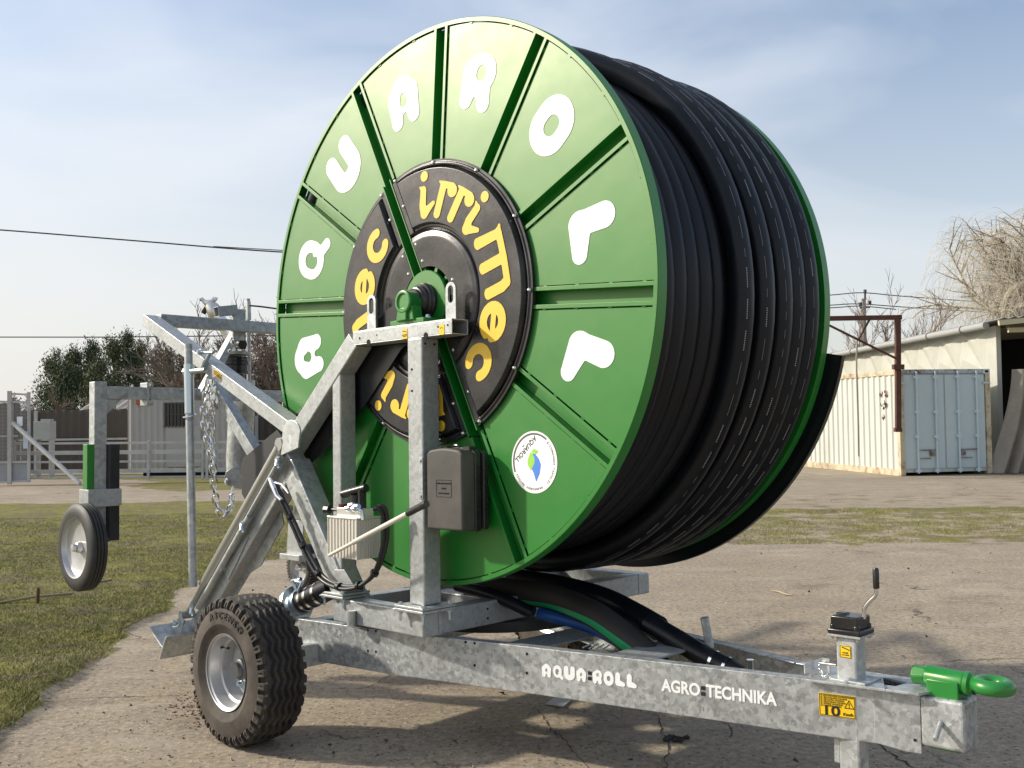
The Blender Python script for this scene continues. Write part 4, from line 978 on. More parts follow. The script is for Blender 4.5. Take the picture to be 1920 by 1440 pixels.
def small_wheel(c, r, w_, out, ribs, tread=False):
    o = empty('cart_wheel'); o.parent = CE
    m = MB(); pr = [(r * .70, -w_ / 2)]
    pr += [(r * .80, -w_ * .53), (r * .90, -w_ * .5), (r * .965, -w_ * .42)]
    for i in range(ribs):
        y0 = -w_ * .36 + w_ * .72 * i / ribs; dy = w_ * .72 / ribs
        pr += [(r, y0 + dy * .12), (r, y0 + dy * .80), (r - .008, y0 + dy * .86), (r - .008, y0 + dy * .98)]
    pr += [(r * .965, w_ * .42), (r * .90, w_ * .5), (r * .80, w_ * .53), (r * .70, w_ / 2)]
    m.lathe(pr, c, Y_, 72)
    if tread:
        for k in range(44): a = 2 * PI * k / 44; m.box(V(c) + pol(r, a), (.010, w_ * .9, r * .07), (pol(1, a), Y_, V((-math.sin(a), 0, math.cos(a)))))
    m.build('tyre', RUBC, o, sharp=30)
    s = out; m = MB(); m.lathe([(r * .73, s * w_ * .48), (r * .70, s * w_ * .50), (r * .68, s * w_ * .44), (r * .66, s * w_ * .22), (r * .60, s * w_ * .14), (r * .30, s * w_ * .10), (0, s * w_ * .12)], c, Y_, 60)
    m.build('rim', SILV, o)
    m = MB(); m.lathe([(0, s * w_ * .62), (.022, s * w_ * .60), (.026, s * w_ * .45), (.020, s * w_ * .4), (.03, s * w_ * .35), (.036, s * w_ * .12)], c, Y_, 24)
    for k in range(0): a = k * PI / 4; m.box(V(c) + pol(r * .56, a) + Y_ * (s * w_ * .17), (r * .10, .006, .014), (pol(1, a), Y_, V((-math.sin(a), 0, math.cos(a)))))
    m.build('hub', SILV, o); return o
WC = PT(140, 1025, TCt - .05); WCy = cp0.y - .13
wc_ = PY(139, 1027, cp0.y - .22); RWH = .262
small_wheel(V((wc_.x, cp0.y - .17, wc_.z)), RWH, .105, -1, 4)
MB().cyl((wc_.x, cp0.y - .12, wc_.z), (cp0.x + .04, cp0.y + .05, wc_.z), .016).build('axle', ZINC, CE)
# small support wheel at the far foot
sw = PT(571, 1062, 7.4)
small_wheel(sw, .155, .11, -1, 3, True)
MB().prism([sw + V((-.07, -.09, .34)), sw + V((.12, -.09, .34)), sw + V((.10, -.09, .06)), sw + V((-.10, -.09, .06))], (0, .012, 0)).bb(sw.x - .11, sw.x + .14, sw.y - .14, sw.y + .02, sw.z + .06, sw.z + .10).build('wheel_fork', GALVL, CE, .003)
MB().beam(sw + V((.0, -.02, .34)), sw + V((.0, -.02, .9)), .08, .08, X_).build('fork_post', GALV, CE, .004)
MB().cyl(sw + V((-.16, -.12, .44)), sw + V((-.03, -.10, .42)), .03).bolt(sw + V((-.16, -.12, .44)), -X_, .02, .03).build('drain_fitting', GALVL, CE)
# riser pipe, bend, coupler and gun
TR = 7.4
rb, rt = PT(448, 884, TR), PT(455, 702, TR)
rp_ = MB().tube([PT(446, 900, TR), PT(449, 860, TR), PT(455, 712, TR)], [.080, .094, .089], 32).build('riser_pipe', GALV, CE)
j = PT(441, 690, TR)
MB().lathe([(.06, -.075), (.098, -.07), (.098, -.05), (.092, -.045), (.092, -.01), (.10, -.005), (.10, .02), (.092, .025), (.092, .045), (.10, .05), (.06, .055)], PT(441, 683, TR), Z_, 36).build('black_coupler', PLAST, rp_)
MB().lathe([(.05, 0), (.108, 0), (.110, .006), (.110, .022), (.05, .026)], PT(441, 666, TR), Z_, 36).build('flange_ring', GALVL, rp_)
MB().bb(PT(404, 684, TR).x, PT(412, 684, TR).x + .06, PT(404, 684, TR).y - .02, PT(404, 684, TR).y + .02, PT(404, 673, TR).z, PT(404, 662, TR).z).build('clamp_lug', GALVL, rp_)
bend = catmull([PT(441, 664, TR), PT(439, 650, TR), PT(432, 630, TR), PT(421, 612, TR), PT(410, 596, TR), PT(403, 583, TR)], 6)
bo = MB().tube(bend, .046, 28).build('silver_bend', mat('polished aluminium', (.80, .78, .76), .25, .7), CE)
MB().cyl(PT(455, 646, TR - .1), PT(446, 645, TR - .05), .035, 24).build('pressure_gauge', PLAST, bo)
gn = MB().tube([PT(408, 590, TR), PT(404, 586, TR), PT(398, 577, TR), PT(392, 570, TR)], [.052, .058, .050, .036], 24)
gn.tube([PT(392, 572, TR), PT(384, 567, TR), PT(378, 560, TR), PT(375, 563, TR)], [.02, .016, .012, .016], 12)
gn.tube([PT(393, 568, TR), PT(402, 560, TR), PT(406, 562, TR)], [.02, .016, .018], 12).tube([PT(383, 564, TR), PT(390, 570, TR), PT(403, 562, TR)], [.012, .03, .012], 12)
gno = gn.build('sprinkler_gun', ALU, CE)
MB().tube([PT(380, 587, TR), PT(388, 575, TR)], .022, 10).build('gun_counterweight', BLK, gno)
MB().bb(PT(388, 630, TR).x, PT(402, 630, TR).x, rb.y - .05, rb.y + .0, PT(390, 641, TR).z, PT(390, 615, TR).z).build('gun_drive_box', BLK, gno, .004)
# struts
MB().beam(PT(448, 612, 7.22), PT(374, 745, 6.9), .05, .075, X_).bolt(PT(437, 641, 7.08), (0, -1, 0), .014, .016).bolt(PT(431, 658, 7.05), (0, -1, 0), .010, .012).build('strut_arm', GALVL, CE, .003)
MB().beam(PT(402, 722, 6.6), PT(486, 862, 6.3), .07, .075, (0, 0, 1)).build('strut', GALV, CE, .004)
MB().beam(PT(396, 712, 6.6), PT(398, 768, 6.6), .03, .10, X_).build('strut_plate', GALV, CE, .002)
MB().prism([PT(424, 884, TR - .15), PT(438, 876, TR - .15), PT(458, 888, TR - .15), PT(457, 919, TR - .15), PT(424, 910, TR - .15), PT(419, 900, TR - .15)], (0, .02, 0)).bolt(PT(425, 903, TR - .17), (0, -1, 0), .016, .012).build('clevis_plate', GALVL, CE, .002)
MB().cyl(PT(465, 560, 7.6), PT(468, 800, 7.6), .016).build('gun_stay', GALV, CE)
MB().tube(catmull([PT(468, 573, 7.2), PT(490, 575, 7.2), PT(520, 579, 7.3), PT(545, 582, 7.4)], 5), .006, 8).build('stay_cable', BLK, CE)
MB().beam(PT(465, 565, 7.6), PT(466, 600, 7.6), .03, .03, X_).build('stay_head', GALV, CE, .002)
chp = catmull([PT(392, 715, 6.5), PT(383, 760, 6.5), PT(384, 800, 6.48), PT(397, 860, 6.45), PT(402, 920, 6.45), PT(408, 950, 6.45), PT(420, 968, 6.45), PT(432, 950, 6.5), PT(436, 920, 6.6)], 8)
cho = chain_links(MB(), chp, .066, .0065, .020).build('safety_chain', CHR, CE)
chain_links(MB(), catmull([PT(396, 716, 6.52), PT(398, 760, 6.5), PT(397, 800, 6.5), PT(396, 850, 6.48)], 8), .066, .0065, .020).build('safety_chain', CHR, CE)

# ============================================================ GROUND
def polymask(X, Y, poly):
    ins = np.zeros(X.shape, bool); n = len(poly)
    for i in range(n):
        x1, y1 = poly[i]; x2, y2 = poly[(i + 1) % n]
        c = ((y1 > Y) != (y2 > Y)) & (X < (x2 - x1) * (Y - y1) / (y2 - y1 + 1e-12) + x1); ins ^= c
    return ins
def g2(pts): return [tuple(WG(x, y).xy) for x, y in pts]
lawn_l = g2([(-1500, 950), (0, 947), (250, 942), (560, 938), (760, 940), (700, 1020), (545, 1047), (475, 1052), (345, 1105), (220, 1210), (110, 1295), (25, 1365), (-60, 1430), (-900, 2200), (-4000, 1400)])
strip_l = g2([(-1500, 893), (0, 893), (600, 886), (900, 880), (900, 893), (330, 905), (250, 900), (0, 899), (-1500, 899)])
patch_l = g2([(230, 912), (300, 903), (620, 895), (620, 915), (330, 922)])
lawn_r = g2([(700, 1040), (1300, 1023), (1500, 1021), (1920, 1017), (3000, 1012), (3000, 942), (1920, 950), (1500, 955), (1200, 958), (700, 960)])
fade_r = g2([(700, 970), (3000, 945), (3000, 918), (1920, 922), (1500, 926), (700, 935)])
us = np.linspace(-1, 1, 561); vv = np.linspace(0, 1, 561)
gx = 5.5 * np.sinh(us * 4.7); gy = -30 + 0 * vv
tt = np.linspace(-1, 1, 561); gy = 8 + 4.2 * np.sinh(tt * 4.9)
GX, GYY = np.meshgrid(gx, gy)
def vnoise(X, Y, s, seed=0):
    r_ = np.random.default_rng(seed); T = r_.random((256, 256)); x = X / s + 1000; y = Y / s + 1000
    xi = np.floor(x).astype(int); yi = np.floor(y).astype(int); fx = x - xi; fy = y - yi; fx = fx * fx * (3 - 2 * fx); fy = fy * fy * (3 - 2 * fy)
    g = lambda a, b: T[a % 256, b % 256]
    return (g(xi, yi) * (1 - fx) + g(xi + 1, yi) * fx) * (1 - fy) + (g(xi, yi + 1) * (1 - fx) + g(xi + 1, yi + 1) * fx) * fy
def fbm(X, Y, s, seed=0): return sum(vnoise(X, Y, s / 2 ** k, seed + k) * .5 ** k for k in range(4)) / 1.875
JX = GX + (fbm(GX, GYY, .5, 3) - .5) * .35; JY = GYY + (fbm(GX, GYY, .5, 9) - .5) * .35
mL = polymask(JX, JY, lawn_l); mR = polymask(JX, JY, lawn_r); mS = polymask(GX, GYY, strip_l) | polymask(GX, GYY, patch_l); mF = polymask(JX, JY, fade_r)
far_ = np.clip((GYY - 30) / 3, 0, 1) * (GX < 4)
grass = np.clip(mL * 1.0 + mR * .52 + mS * .7 + mF * .34 + far_ * .5, 0, 1)
gz_ = mL * (.022 + (fbm(GX, GYY, .9, 21) - .5) * .10 + (fbm(GX, GYY, .15, 31) - .5) * .03)
gz_ = np.where(GYY < 25, gz_, gz_ * 0)
me = bpy.data.meshes.new('ground'); n = 561
vs = np.stack([GX, GYY, gz_], 2).reshape(-1, 3)
i, j = np.meshgrid(range(n - 1), range(n - 1), indexing='ij'); fs = np.stack([i * n + j, i * n + j + 1, (i + 1) * n + j + 1, (i + 1) * n + j], 2).reshape(-1, 4)
me.vertices.add(len(vs)); me.vertices.foreach_set('co', vs.ravel()); me.loops.add(len(fs) * 4); me.loops.foreach_set('vertex_index', fs.ravel())
me.polygons.add(len(fs)); me.polygons.foreach_set('loop_start', np.arange(len(fs)) * 4); me.polygons.foreach_set('loop_total', np.full(len(fs), 4)); me.update()
me.polygons.foreach_set('use_smooth', [True] * len(fs))
at = me.attributes.new('grass', 'FLOAT', 'POINT'); at.data.foreach_set('value', grass.ravel().astype(np.float32))
gm = mat('yard ground', (.2, .18, .15), .9, 0, 0, .2); n_ = NB(gm)
ga = n_.n('ShaderNodeAttribute', attribute_name='grass').outputs['Fac']
n1 = n_.noise(.35, 6, .6); n2 = n_.noise(2.2, 7, .65); n3 = n_.noise(26, 5, .7); n4 = n_.noise(120, 3, .7)
asph = n_.mix(n_.ramp(n1, (.35, 0.), (.65, 1.)), (.42, .335, .23), (.52, .435, .315))
asph = n_.mix(n_.ramp(n2, (.42, 0.), (.62, .8)), asph, (.37, .305, .235))
asph = n_.mix(n_.ramp(n3, (.40, .5), (.62, 0.)), asph, (.11, .090, .07))
peb = n_.n('ShaderNodeTexVoronoi', Scale=42.); n_.l(n_.tc.outputs['Object'], peb.inputs['Vector'])
sp_ = n_.n('ShaderNodeSeparateColor'); n_.l(peb.outputs['Color'], sp_.inputs[0])
pk = n_.math('MULTIPLY', n_.ramp(sp_.outputs[0], (.80, 0.), (.84, 1.)), n_.ramp(peb.outputs['Distance'], (.22, 1.), (.42, 0.)))
asph = n_.mix(n_.math('MULTIPLY', pk, .8), asph, (.50, .45, .38))
pk2 = n_.math('MULTIPLY', n_.ramp(sp_.outputs[1], (.80, 0.), (.84, 1.)), n_.ramp(peb.outputs['Distance'], (.25, 1.), (.45, 0.)))
asph = n_.mix(n_.math('MULTIPLY', pk2, .8), asph, (.07, .06, .05))
asph = n_.mix(n_.ramp(n4, (.35, .35), (.6, 0.)), asph, (.10, .085, .065))
# cracks
cv = n_.n('ShaderNodeTexNoise', Scale=3.2, Detail=6, Roughness=.7); n_.l(n_.tc.outputs['Object'], cv.inputs['Vector'])
cm2 = n_.n('ShaderNodeVectorMath', operation='MULTIPLY_ADD'); n_.l(cv.outputs['Color'], cm2.inputs[0]); cm2.inputs[1].default_value = (.45, .45, 0); n_.l(n_.tc.outputs['Object'], cm2.inputs[2])
ce = n_.n('ShaderNodeTexVoronoi', feature='DISTANCE_TO_EDGE', Scale=.62); n_.l(cm2.outputs[0], ce.inputs['Vector'])
crk = n_.math('MULTIPLY', n_.ramp(ce.outputs['Distance'], (.002, 1.), (.0065, 0.)), n_.ramp(n_.noise(.8, 3), (.55, 0.), (.60, 1.)))
asph = n_.mix(n_.math('MULTIPLY', crk, .85), asph, (.035, .03, .025))
stn = n_.ramp(n_.noise(.9, 7, .7, sc3=(1, 1.7, 1)), (.56, 0.), (.66, .55)); asph = n_.mix(stn, asph, (.15, .115, .085)); lgt = n_.ramp(n_.noise(1.7, 6, .6, sc3=(.5, 1.6, 1)), (.55, 0.), (.72, .45)); asph = n_.mix(lgt, asph, (.46, .40, .32))
gr = n_.mix(n_.ramp(n_.noise(5, 6, .7), (.35, 0.), (.62, 1.)), (.15, .15, .028), (.28, .255, .065))
soil = n_.mix(n_.ramp(n3, (.3, 0.), (.7, 1.)), (.13, .10, .065), (.25, .195, .13))
pt_n = n_.ramp(n_.noise(1.3, 7, .68, sc3=(1, 2.2, 1)), (.46, 0.), (.60, 1.))
grs = n_.mix(pt_n, gr, soil)
grs = n_.mix(n_.ramp(n_.noise(45, 4, .7), (.35, .6), (.6, 0.)), grs, (.035, .034, .012))
edge = n_.math('ADD', ga, n_.math('MULTIPLY', n_.math('SUBTRACT', n2, .5), 1.3)); edge = n_.math('ADD', edge, n_.math('MULTIPLY', n_.math('SUBTRACT', n3, .5), .9))
msk = n_.ramp(edge, (.42, 0.), (.55, 1.))
n_.col(n_.mix(msk, asph, grs))
hgt = n_.math('ADD', n_.math('MULTIPLY', n3, .6), n_.math('MULTIPLY', n4, .5)); hgt = n_.math('SUBTRACT', hgt, n_.math('MULTIPLY', crk, .8)); hgt = n_.math('ADD', hgt, n_.math('MULTIPLY', pk, .25))
n_.bump(hgt, .55, .012)
me.materials.append(gm); go = bpy.data.objects.new('ground', me); COL.objects.link(go); tag(go, kind='structure')

# grass blades and clods on the near lawn
def scatter(name, cols_, count, size, wid, seed, thr, box_, polys, dens=None):
    r_ = np.random.default_rng(seed); x0, x1, y0, y1 = box_
    u = r_.random(count * 6); y = y0 * (y1 / y0) ** u; x = (x0 + (x1 - x0) * r_.random(count * 6)) * y
    k = np.zeros(len(x), bool)
    for p in polys: k |= polymask(x + (fbm(x, y, .5, 3) - .5) * .35, y + (fbm(x, y, .5, 9) - .5) * .35, p)
    k &= fbm(x, y, 1.1, 77) + (r_.random(len(x)) - .5) * .42 > thr; x, y = x[k][:count], y[k][:count]; N = len(x)
    zb_ = (fbm(x, y, .9, 21) - .5) * .10 + .02 + (fbm(x, y, .15, 31) - .5) * .03 if polys[0] is lawn_l else 0 * x
    h = size * (.4 + r_.random(N) * .9); a = r_.random(N) * 2 * PI; ln = r_.normal(0, .8, (N, 2)) * h[:, None]; ww = wid * (.6 + .8 * r_.random(N))
    P0 = np.stack([x - np.cos(a) * ww, y - np.sin(a) * ww, zb_ - .004], 1); P1 = np.stack([x + np.cos(a) * ww, y + np.sin(a) * ww, zb_ - .004], 1); P2 = np.stack([x + ln[:, 0], y + ln[:, 1], zb_ + h], 1)
    vs = np.stack([P0, P1, P2], 1).reshape(-1, 3); me = bpy.data.meshes.new(name)
    me.vertices.add(len(vs)); me.vertices.foreach_set('co', vs.ravel()); me.loops.add(len(vs)); me.loops.foreach_set('vertex_index', np.arange(len(vs)))
    me.polygons.add(N); me.polygons.foreach_set('loop_start', np.arange(N) * 3); me.polygons.foreach_set('loop_total', np.full(N, 3))
    for c in cols_: me.materials.append(c)
    me.polygons.foreach_set('material_index', r_.integers(0, len(cols_), N)); me.update()
    o = bpy.data.objects.new(name, me); COL.objects.link(o); return tag(o, kind='stuff')
G1 = mat('green grass blade', (.15, .175, .03), .7); G2 = mat('olive grass blade', (.24, .235, .06), .7); G3 = mat('dry grass blade', (.32, .27, .13), .8); G4 = mat('dark grass blade', (.05, .065, .012), .7)
scatter('grass', [G1, G2, G1, G2, G2, G3, G3, G4], 210000, .022, .0028, 5, .33, (-.62, .10, 3.2, 17), [lawn_l])
scatter('far_grass', [G2, G3, G3], 16000, .022, .005, 6, .52, (-.2, .65, 10, 17), [lawn_r])
def stones(name, count, smin, smax, seed, box_, m_):
    r_ = random.Random(seed); m = MB()
    for k in range(count):
        y = box_[2] * (box_[3] / box_[2]) ** r_.random(); x = (box_[0] + (box_[1] - box_[0]) * r_.random()) * y; s_ = smin * (smax / smin) ** (r_.random() ** 2.2)
        vs = [V((x, y, .25 * s_)) + V((r_.uniform(-1, 1), r_.uniform(-1, 1), r_.uniform(-.4, .8))).normalized() * s_ * r_.uniform(.6, 1.) for _ in range(6)]
        m.add(vs, [(0, 1, 2), (0, 2, 3), (0, 3, 4), (0, 4, 1), (5, 2, 1), (5, 3, 2), (5, 4, 3), (5, 1, 4)])
    return tag(m.build(name, m_), kind='stuff')
stones('gravel', 900, .004, .016, 3, (-.5, .55, 3.3, 12), mat('pale stone', (.36, .31, .25), .9))
stones('soil_crumbs', 700, .004, .022, 4, (-.55, .55, 3.3, 12), mat('dark soil crumbs', (.075, .055, .038), .95))
m = MB(); r_ = random.Random(11)
for k in range(150):
    q = WG(360 + r_.gauss(0, 26), 1330 + r_.gauss(0, 16)); s_ = r_.uniform(.002, .008)
    m.box(q + V((0, 0, s_ * .3)), (s_, s_ * 1.4, s_ * .7), frame(V((r_.uniform(-.5, .5), r_.uniform(-.5, .5), 1))))
tag(m.build('spilled_soil', mat('reddish soil', (.17, .085, .045), .95)), kind='stuff')
def crack(name, pts, wd, lab):
    P = catmull([WG(x, y, .0) for x, y in pts], 8); r_ = random.Random(len(pts)); m = MB(); A, B = [], []
    for i, p in enumerate(P):
        t = (P[min(i + 1, len(P) - 1)] - P[max(i - 1, 0)]).normalized(); nn = V((-t.y, t.x, 0)); p = p + nn * r_.gauss(0, wd * 1.6); w_ = wd * r_.uniform(.25, 1.2) * (1 - abs(2 * i / len(P) - 1) ** 4)
        A.append(p + nn * w_ + Z_ * .0035); B.append(p - nn * w_ + Z_ * .0035)
    n = len(P); m.add(A + B, [(i, i + 1, n + i + 1, n + i) for i in range(n - 1)]); return tag(m.build(name, VOIDC), kind='structure')
VOIDC = mat('dark crack', (.03, .025, .02), .95)
crack('ground_crack', [(1165, 1318), (1205, 1335), (1235, 1345), (1240, 1370), (1256, 1400), (1250, 1440), (1270, 1480)], .004, '')
crack('ground_crack', [(995, 1318), (1015, 1340), (1030, 1365), (1055, 1385), (1075, 1410), (1110, 1450)], .0035, '')
crack('ground_crack', [(1640, 1392), (1680, 1420), (1720, 1445), (1800, 1500)], .006, '')
crack('ground_crack', [(575, 1294), (630, 1292), (688, 1290), (716, 1275), (745, 1258)], .003, '')
crack('ground_crack', [(100, 1312), (200, 1308), (300, 1306), (360, 1303)], .003, '')
crack('ground_crack', [(1345, 1352), (1370, 1362), (1372, 1385)], .003, '')
crack('ground_crack', [(1760, 1242), (1820, 1238), (1920, 1234)], .004, '')
def thing1(o, lab, cat, group=None): return tag(o, lab, cat, group)
q = [WG(1023, 1322), WG(1040, 1311), WG(1073, 1313), WG(1055, 1330)]
thing1(MB().prism([p + V((0, 0, .006 + .006 * (i % 2))) for i, p in enumerate(q)], (0, 0, .001)).build('paper_sheet', mat('pale paper', (.50, .48, .45), .8)), 'small pale sheet of paper lying on the asphalt under the drawbar', 'paper')
q = WG(70, 1134); thing1(MB().tube([q + V((0, 0, -.02)), q + V((.004, 0, .07)), q + V((.008, 0, .15))], [.014, .016, .013], 8).build('rusty_stake', mat('rusted iron', (.11, .045, .025), .85)), 'short rusty iron stake standing in the grass near the left edge', 'stake')
RUST = dusty('rusty brown steel', (.075, .028, .018), (.13, .06, .035), .7, .8, 9)
q0, q1 = WG(150, 1108), WG(208, 1098); thing1(MB().beam(q0 + Z_ * .05, q1 + Z_ * .055, .03, .018).build('wood_strip', mat('weathered timber', (.20, .14, .09), .9)), 'thin weathered wooden strip lying in the grass by the cart wheel', 'strip')
q0, q1 = WG(-10, 1138), WG(135, 1122); thing1(MB().tube([q0 + Z_ * .03, q0.lerp(q1, .5) + Z_ * .05, q1 + Z_ * .045], .011, 8).build('pole', mat('weathered reed', (.26, .22, .14), .9)), 'long thin pale pole lying in the grass beside the rusty stake', 'pole')
q = WG(1270, 1388)
m = MB(); r_ = random.Random(5)
for k in range(9):
    c = q + V((r_.uniform(-.05, .05), r_.uniform(-.03, .03), .006)); m.box(c, (r_.uniform(.02, .05), r_.uniform(.015, .03), .014), frame(V((r_.uniform(-.4, .4), r_.uniform(-.4, .4), 1))))
thing1(m.build('soil_clod', mat('dark mud', (.04, .032, .024), .95)), 'dark flattened clod of mud on the asphalt below the drawbar lettering', 'clod')
q0, q1 = WG(1445, 1110), WG(1485, 1118); thing1(MB().tube(catmull([q0 + Z_ * .012, q0.lerp(q1, .4) + V((0, .04, .014)), q0.lerp(q1, .7) + V((0, -.03, .012)), q1 + Z_ * .012], 4), .006, 6).build('twig', mat('pale twig', (.42, .34, .22), .8)), 'pale crooked twig lying on the asphalt behind the drawbar', 'twig')

# ============================================================ BACKGROUND RIGHT: container, shed, rusty frame
c00 = WG(1690, 893); c10 = WG(1880, 888); fx = (c10 - c00); fx.z = 0; fx.normalize(); fy = V((-fx.y, fx.x, 0)); fz = V((0, 0, 1))
def CT(x, y, z): return c00 + fx * x + fy * y + fz * z
AXC = (fx, fy, fz); CL, CWd, CHt = 12.19, 2.44, 2.59
def rusty(name, col, rust, lo, hi, scale=2.2, rough=.6):
    m = mat(name, col, rough); n = NB(m)
    f = n.ramp(n.noise(scale, 8, .72), (lo, 0.), (hi, 1.)); fade = n.ramp(n.noise(.8, 4, .5), (.3, 0.), (.8, .5))
    n.col(n.mix(f, n.mix(fade, col, tuple(min(1, c * 1.25) for c in col)), rust)); n.bump(n.noise(14, 3), .1, .01); return m
CWH = rusty('cream container paint', (.49, .50, .45), (.30, .16, .06), .66, .80)
CBL = rusty('pale blue container paint', (.47, .55, .55), (.22, .12, .07), .68, .82)
CBR = rusty('pale lock rod paint', (.50, .60, .62), (.22, .12, .07), .6, .75, 5)
CED = rusty('rust edged container paint', (.50, .44, .30), (.20, .09, .035), .46, .68, 3.5)
ce_ = MB().box(CT(CWd / 2, CL / 2, CHt / 2), (CWd - .10, CL - .1, CHt - .16), AXC).build('container_body', CWH)
CO = empty('shipping_container'); CO.location = c00; bpy.context.view_layer.update()
tag(CO, 'weathered shipping container with pale blue doors and cream corrugated side beside the shed', 'container')
ce_.parent = CO; ce_.matrix_parent_inverse = CO.matrix_world.inverted()
def cpart(m_, name, mm, bev=0.): o = m_.build(name, mm, CO, bev); o.matrix_parent_inverse = CO.matrix_world.inverted(); return o
m = MB(); N = int(CL / .28); vs = []; fs = []; k = 0                # corrugated long side
for i in range(N):
    y0 = .12 + (CL - .24) * i / N; dy = (CL - .24) / N
    for yy, xx in ((0, 0.), (.42, 0.), (.52, .036), (.90, .036)):
        for z in (.16, CHt - .12): vs.append(CT(.012 + xx, y0 + dy * yy, z))
n = len(vs) // 2; cpart(m.add(vs, [(2 * i, 2 * i + 2, 2 * i + 3, 2 * i + 1) for i in range(n - 1)]), 'corrugated_side', CWH)
m = MB()
for x, y in ((.06, .06), (CWd - .06, .06), (.06, CL - .06), (CWd - .06, CL - .06)): m.box(CT(x, y, CHt / 2), (.13, .13, CHt - .02), AXC)
for x in (.05, CWd - .05): m.box(CT(x, CL / 2, .08), (.105, CL - .2, .16), AXC).box(CT(x, CL / 2, CHt - .06), (.105, CL - .2, .12), AXC)
cpart(m, 'corner_posts', CED, .006)
m = MB().box(CT(CWd / 2, .05, .075), (CWd - .2, .105, .15), AXC).box(CT(CWd / 2, .05, CHt - .05), (CWd - .2, .105, .10), AXC); cpart(m, 'door_sill', rusty('rusted blue sill', (.36, .43, .45), (.16, .07, .03), .48, .60, 3), .004)
m = MB()
for x in (0.0, CWd - .17):
    for z in (0., CHt - .12): m.box(CT(x + .085, .06, z + .06), (.178, .14, .122), AXC)
cco = cpart(m, 'corner_castings', CBL, .01)
m = MB()
for x in (0.085, CWd - .085):
    for z in (.06, CHt - .06): m.box(CT(x, -.011, z), (.09, .004, .055), AXC)
cpart(m, 'casting_holes', VOID)
for s_ in (0, 1):
    x0 = .13 + s_ * (CWd / 2 - .115); m = MB().box(CT(x0 + .53, .045, CHt / 2 + .02), (1.06, .05, CHt - .30), AXC)
    d_ = cpart(m, 'door', CBL, .006)
    for rx in (.32, .82):
        rm = MB().cyl(CT(x0 + rx, -.03, .06), CT(x0 + rx, -.03, CHt - .05), .026, 12)
        for z in (.12, .95, 1.55, 2.4): rm.box(CT(x0 + rx, -.012, z), (.13, .07, .07), AXC)
        cpart(rm, 'lock_rod', CBR)
    hm = MB().box(CT(x0 + .60, -.012, .62), (.46, .02, .028), AXC).box(CT(x0 + (.70 if s_ == 0 else .42), -.018, .55), (.12, .03, .15), AXC).box(CT(x0 + .5, -.012, .42), (.34, .02, .022), AXC); cpart(hm, 'door_handle', rusty('rusted handle', (.25, .25, .24), (.12, .05, .03), .45, .6, 9))
    hg = MB()
    for z in (.35, .9, 1.6, 2.25): hg.box(CT(.10 if s_ == 0 else CWd - .10, -.012, z), (.20, .03, .05), AXC)
    cpart(hg, 'hinges', CBL, .004)
rr_ = random.Random(9)
for k in range(26):
    a_ = .60 + rr_.random() * .30; z = rr_.choice((2.02, 1.78, 1.70, 1.45)) + rr_.uniform(-.06, .06); s_ = rr_.uniform(.015, .05)
    m = MB().prism([CT(.0035, a_ + s_ * math.cos(t) * rr_.uniform(.5, 1), z + s_ * math.sin(t) * rr_.uniform(.7, 1.6)) for t in (0, 1, 2, 3, 4, 5)], fx * .01); cpart(m, 'rust_flake', RUST)
# shed
SX = WT(1868, 700, 26).x; SYF = 26.0; SZ = 3.72
SH = empty('storage_shed'); tag(SH, 'long concrete panelled storage shed with a grey gutter and open dark front', 'shed')
CONC = dusty('whitewashed concrete panel', (.46, .46, .40), (.30, .28, .22), .5, .85, 1.2)
w_ = MB().bb(SX, SX + .15, SYF, 60, 0, SZ)
k = 0
yy = SYF + .4
while yy < 58:                                               # folded triangular relief on the panels
    a, b = yy, yy + 1.5
    w_.add([(SX - .001, a, SZ - .05), (SX - .001, b, SZ - .05), (SX - .001, (a + b) / 2 - .5, SZ - 1.1), (SX - .10, (a + b) / 2 - .1, SZ - .35)], [(0, 3, 1), (1, 3, 2), (2, 3, 0)])
    w_.add([(SX - .001, (a + b) / 2 - .5, SZ - 1.12), (SX - .001, b + .25, SZ - 1.12), (SX - .001, b - .02, SZ - .06), (SX - .07, b - .15, SZ - .75)], [(0, 3, 1), (1, 3, 2), (2, 3, 0)]); yy += 1.5
w_.build('side_wall', CONC, SH)
MB().prism([(SX + .16, 36, 0), (SX + 14, 36, 0), (SX + 14, 36, SZ + 1.15), (SX + .16, 36, SZ)], (0, .2, 0)).bb(SX + 13.8, SX + 14, SYF, 36, 0, SZ).build('inner_walls', mat('shade-dark wall', (.012, .011, .010), .95), SH)  # walls coloured near-black so the interior's shade is in the paint
zr = lambda x: SZ + .10 + (x - SX) * .085
rf = MB(); N = 60; vs = []
for i in range(N * 2 + 1):
    x = SX - .32 + (15 * i / (N * 2)); z = zr(x) + .035 * (i % 2)
    vs += [(x, SYF - .9, z), (x, 60, z), (x, SYF - .9, z + .012), (x, 60, z + .012)]
rf.add(vs, [(4 * i + a, 4 * i + b, 4 * i + 4 + b, 4 * i + 4 + a) for i in range(N * 2) for a, b in ((0, 1), (2, 3))] + [(4 * i, 4 * i + 4, 4 * i + 6, 4 * i + 2) for i in range(N * 2)])
rf.build('roof', mat('grey asbestos sheet', (.23, .22, .20), .9), SH)
GUT = mat('painted grey gutter', (.33, .33, .31), .5); BEI = mat('cream painted steel', (.52, .47, .30), .6)
gt_ = MB().tube([(SX - .36, SYF - .3, SZ + .0), (SX - .36, 60, SZ + .0)], .085, 16)
gto = gt_.build('gutter', GUT, SH)
m = MB()
for i in range(14): m.tube([(SX - .36, SYF + 1 + i * 2.2, SZ), (SX - .36, SYF + 1.06 + i * 2.2, SZ)], .098, 16)
m.build('gutter_straps', mat('dark strap', (.10, .08, .07), .7), gto)
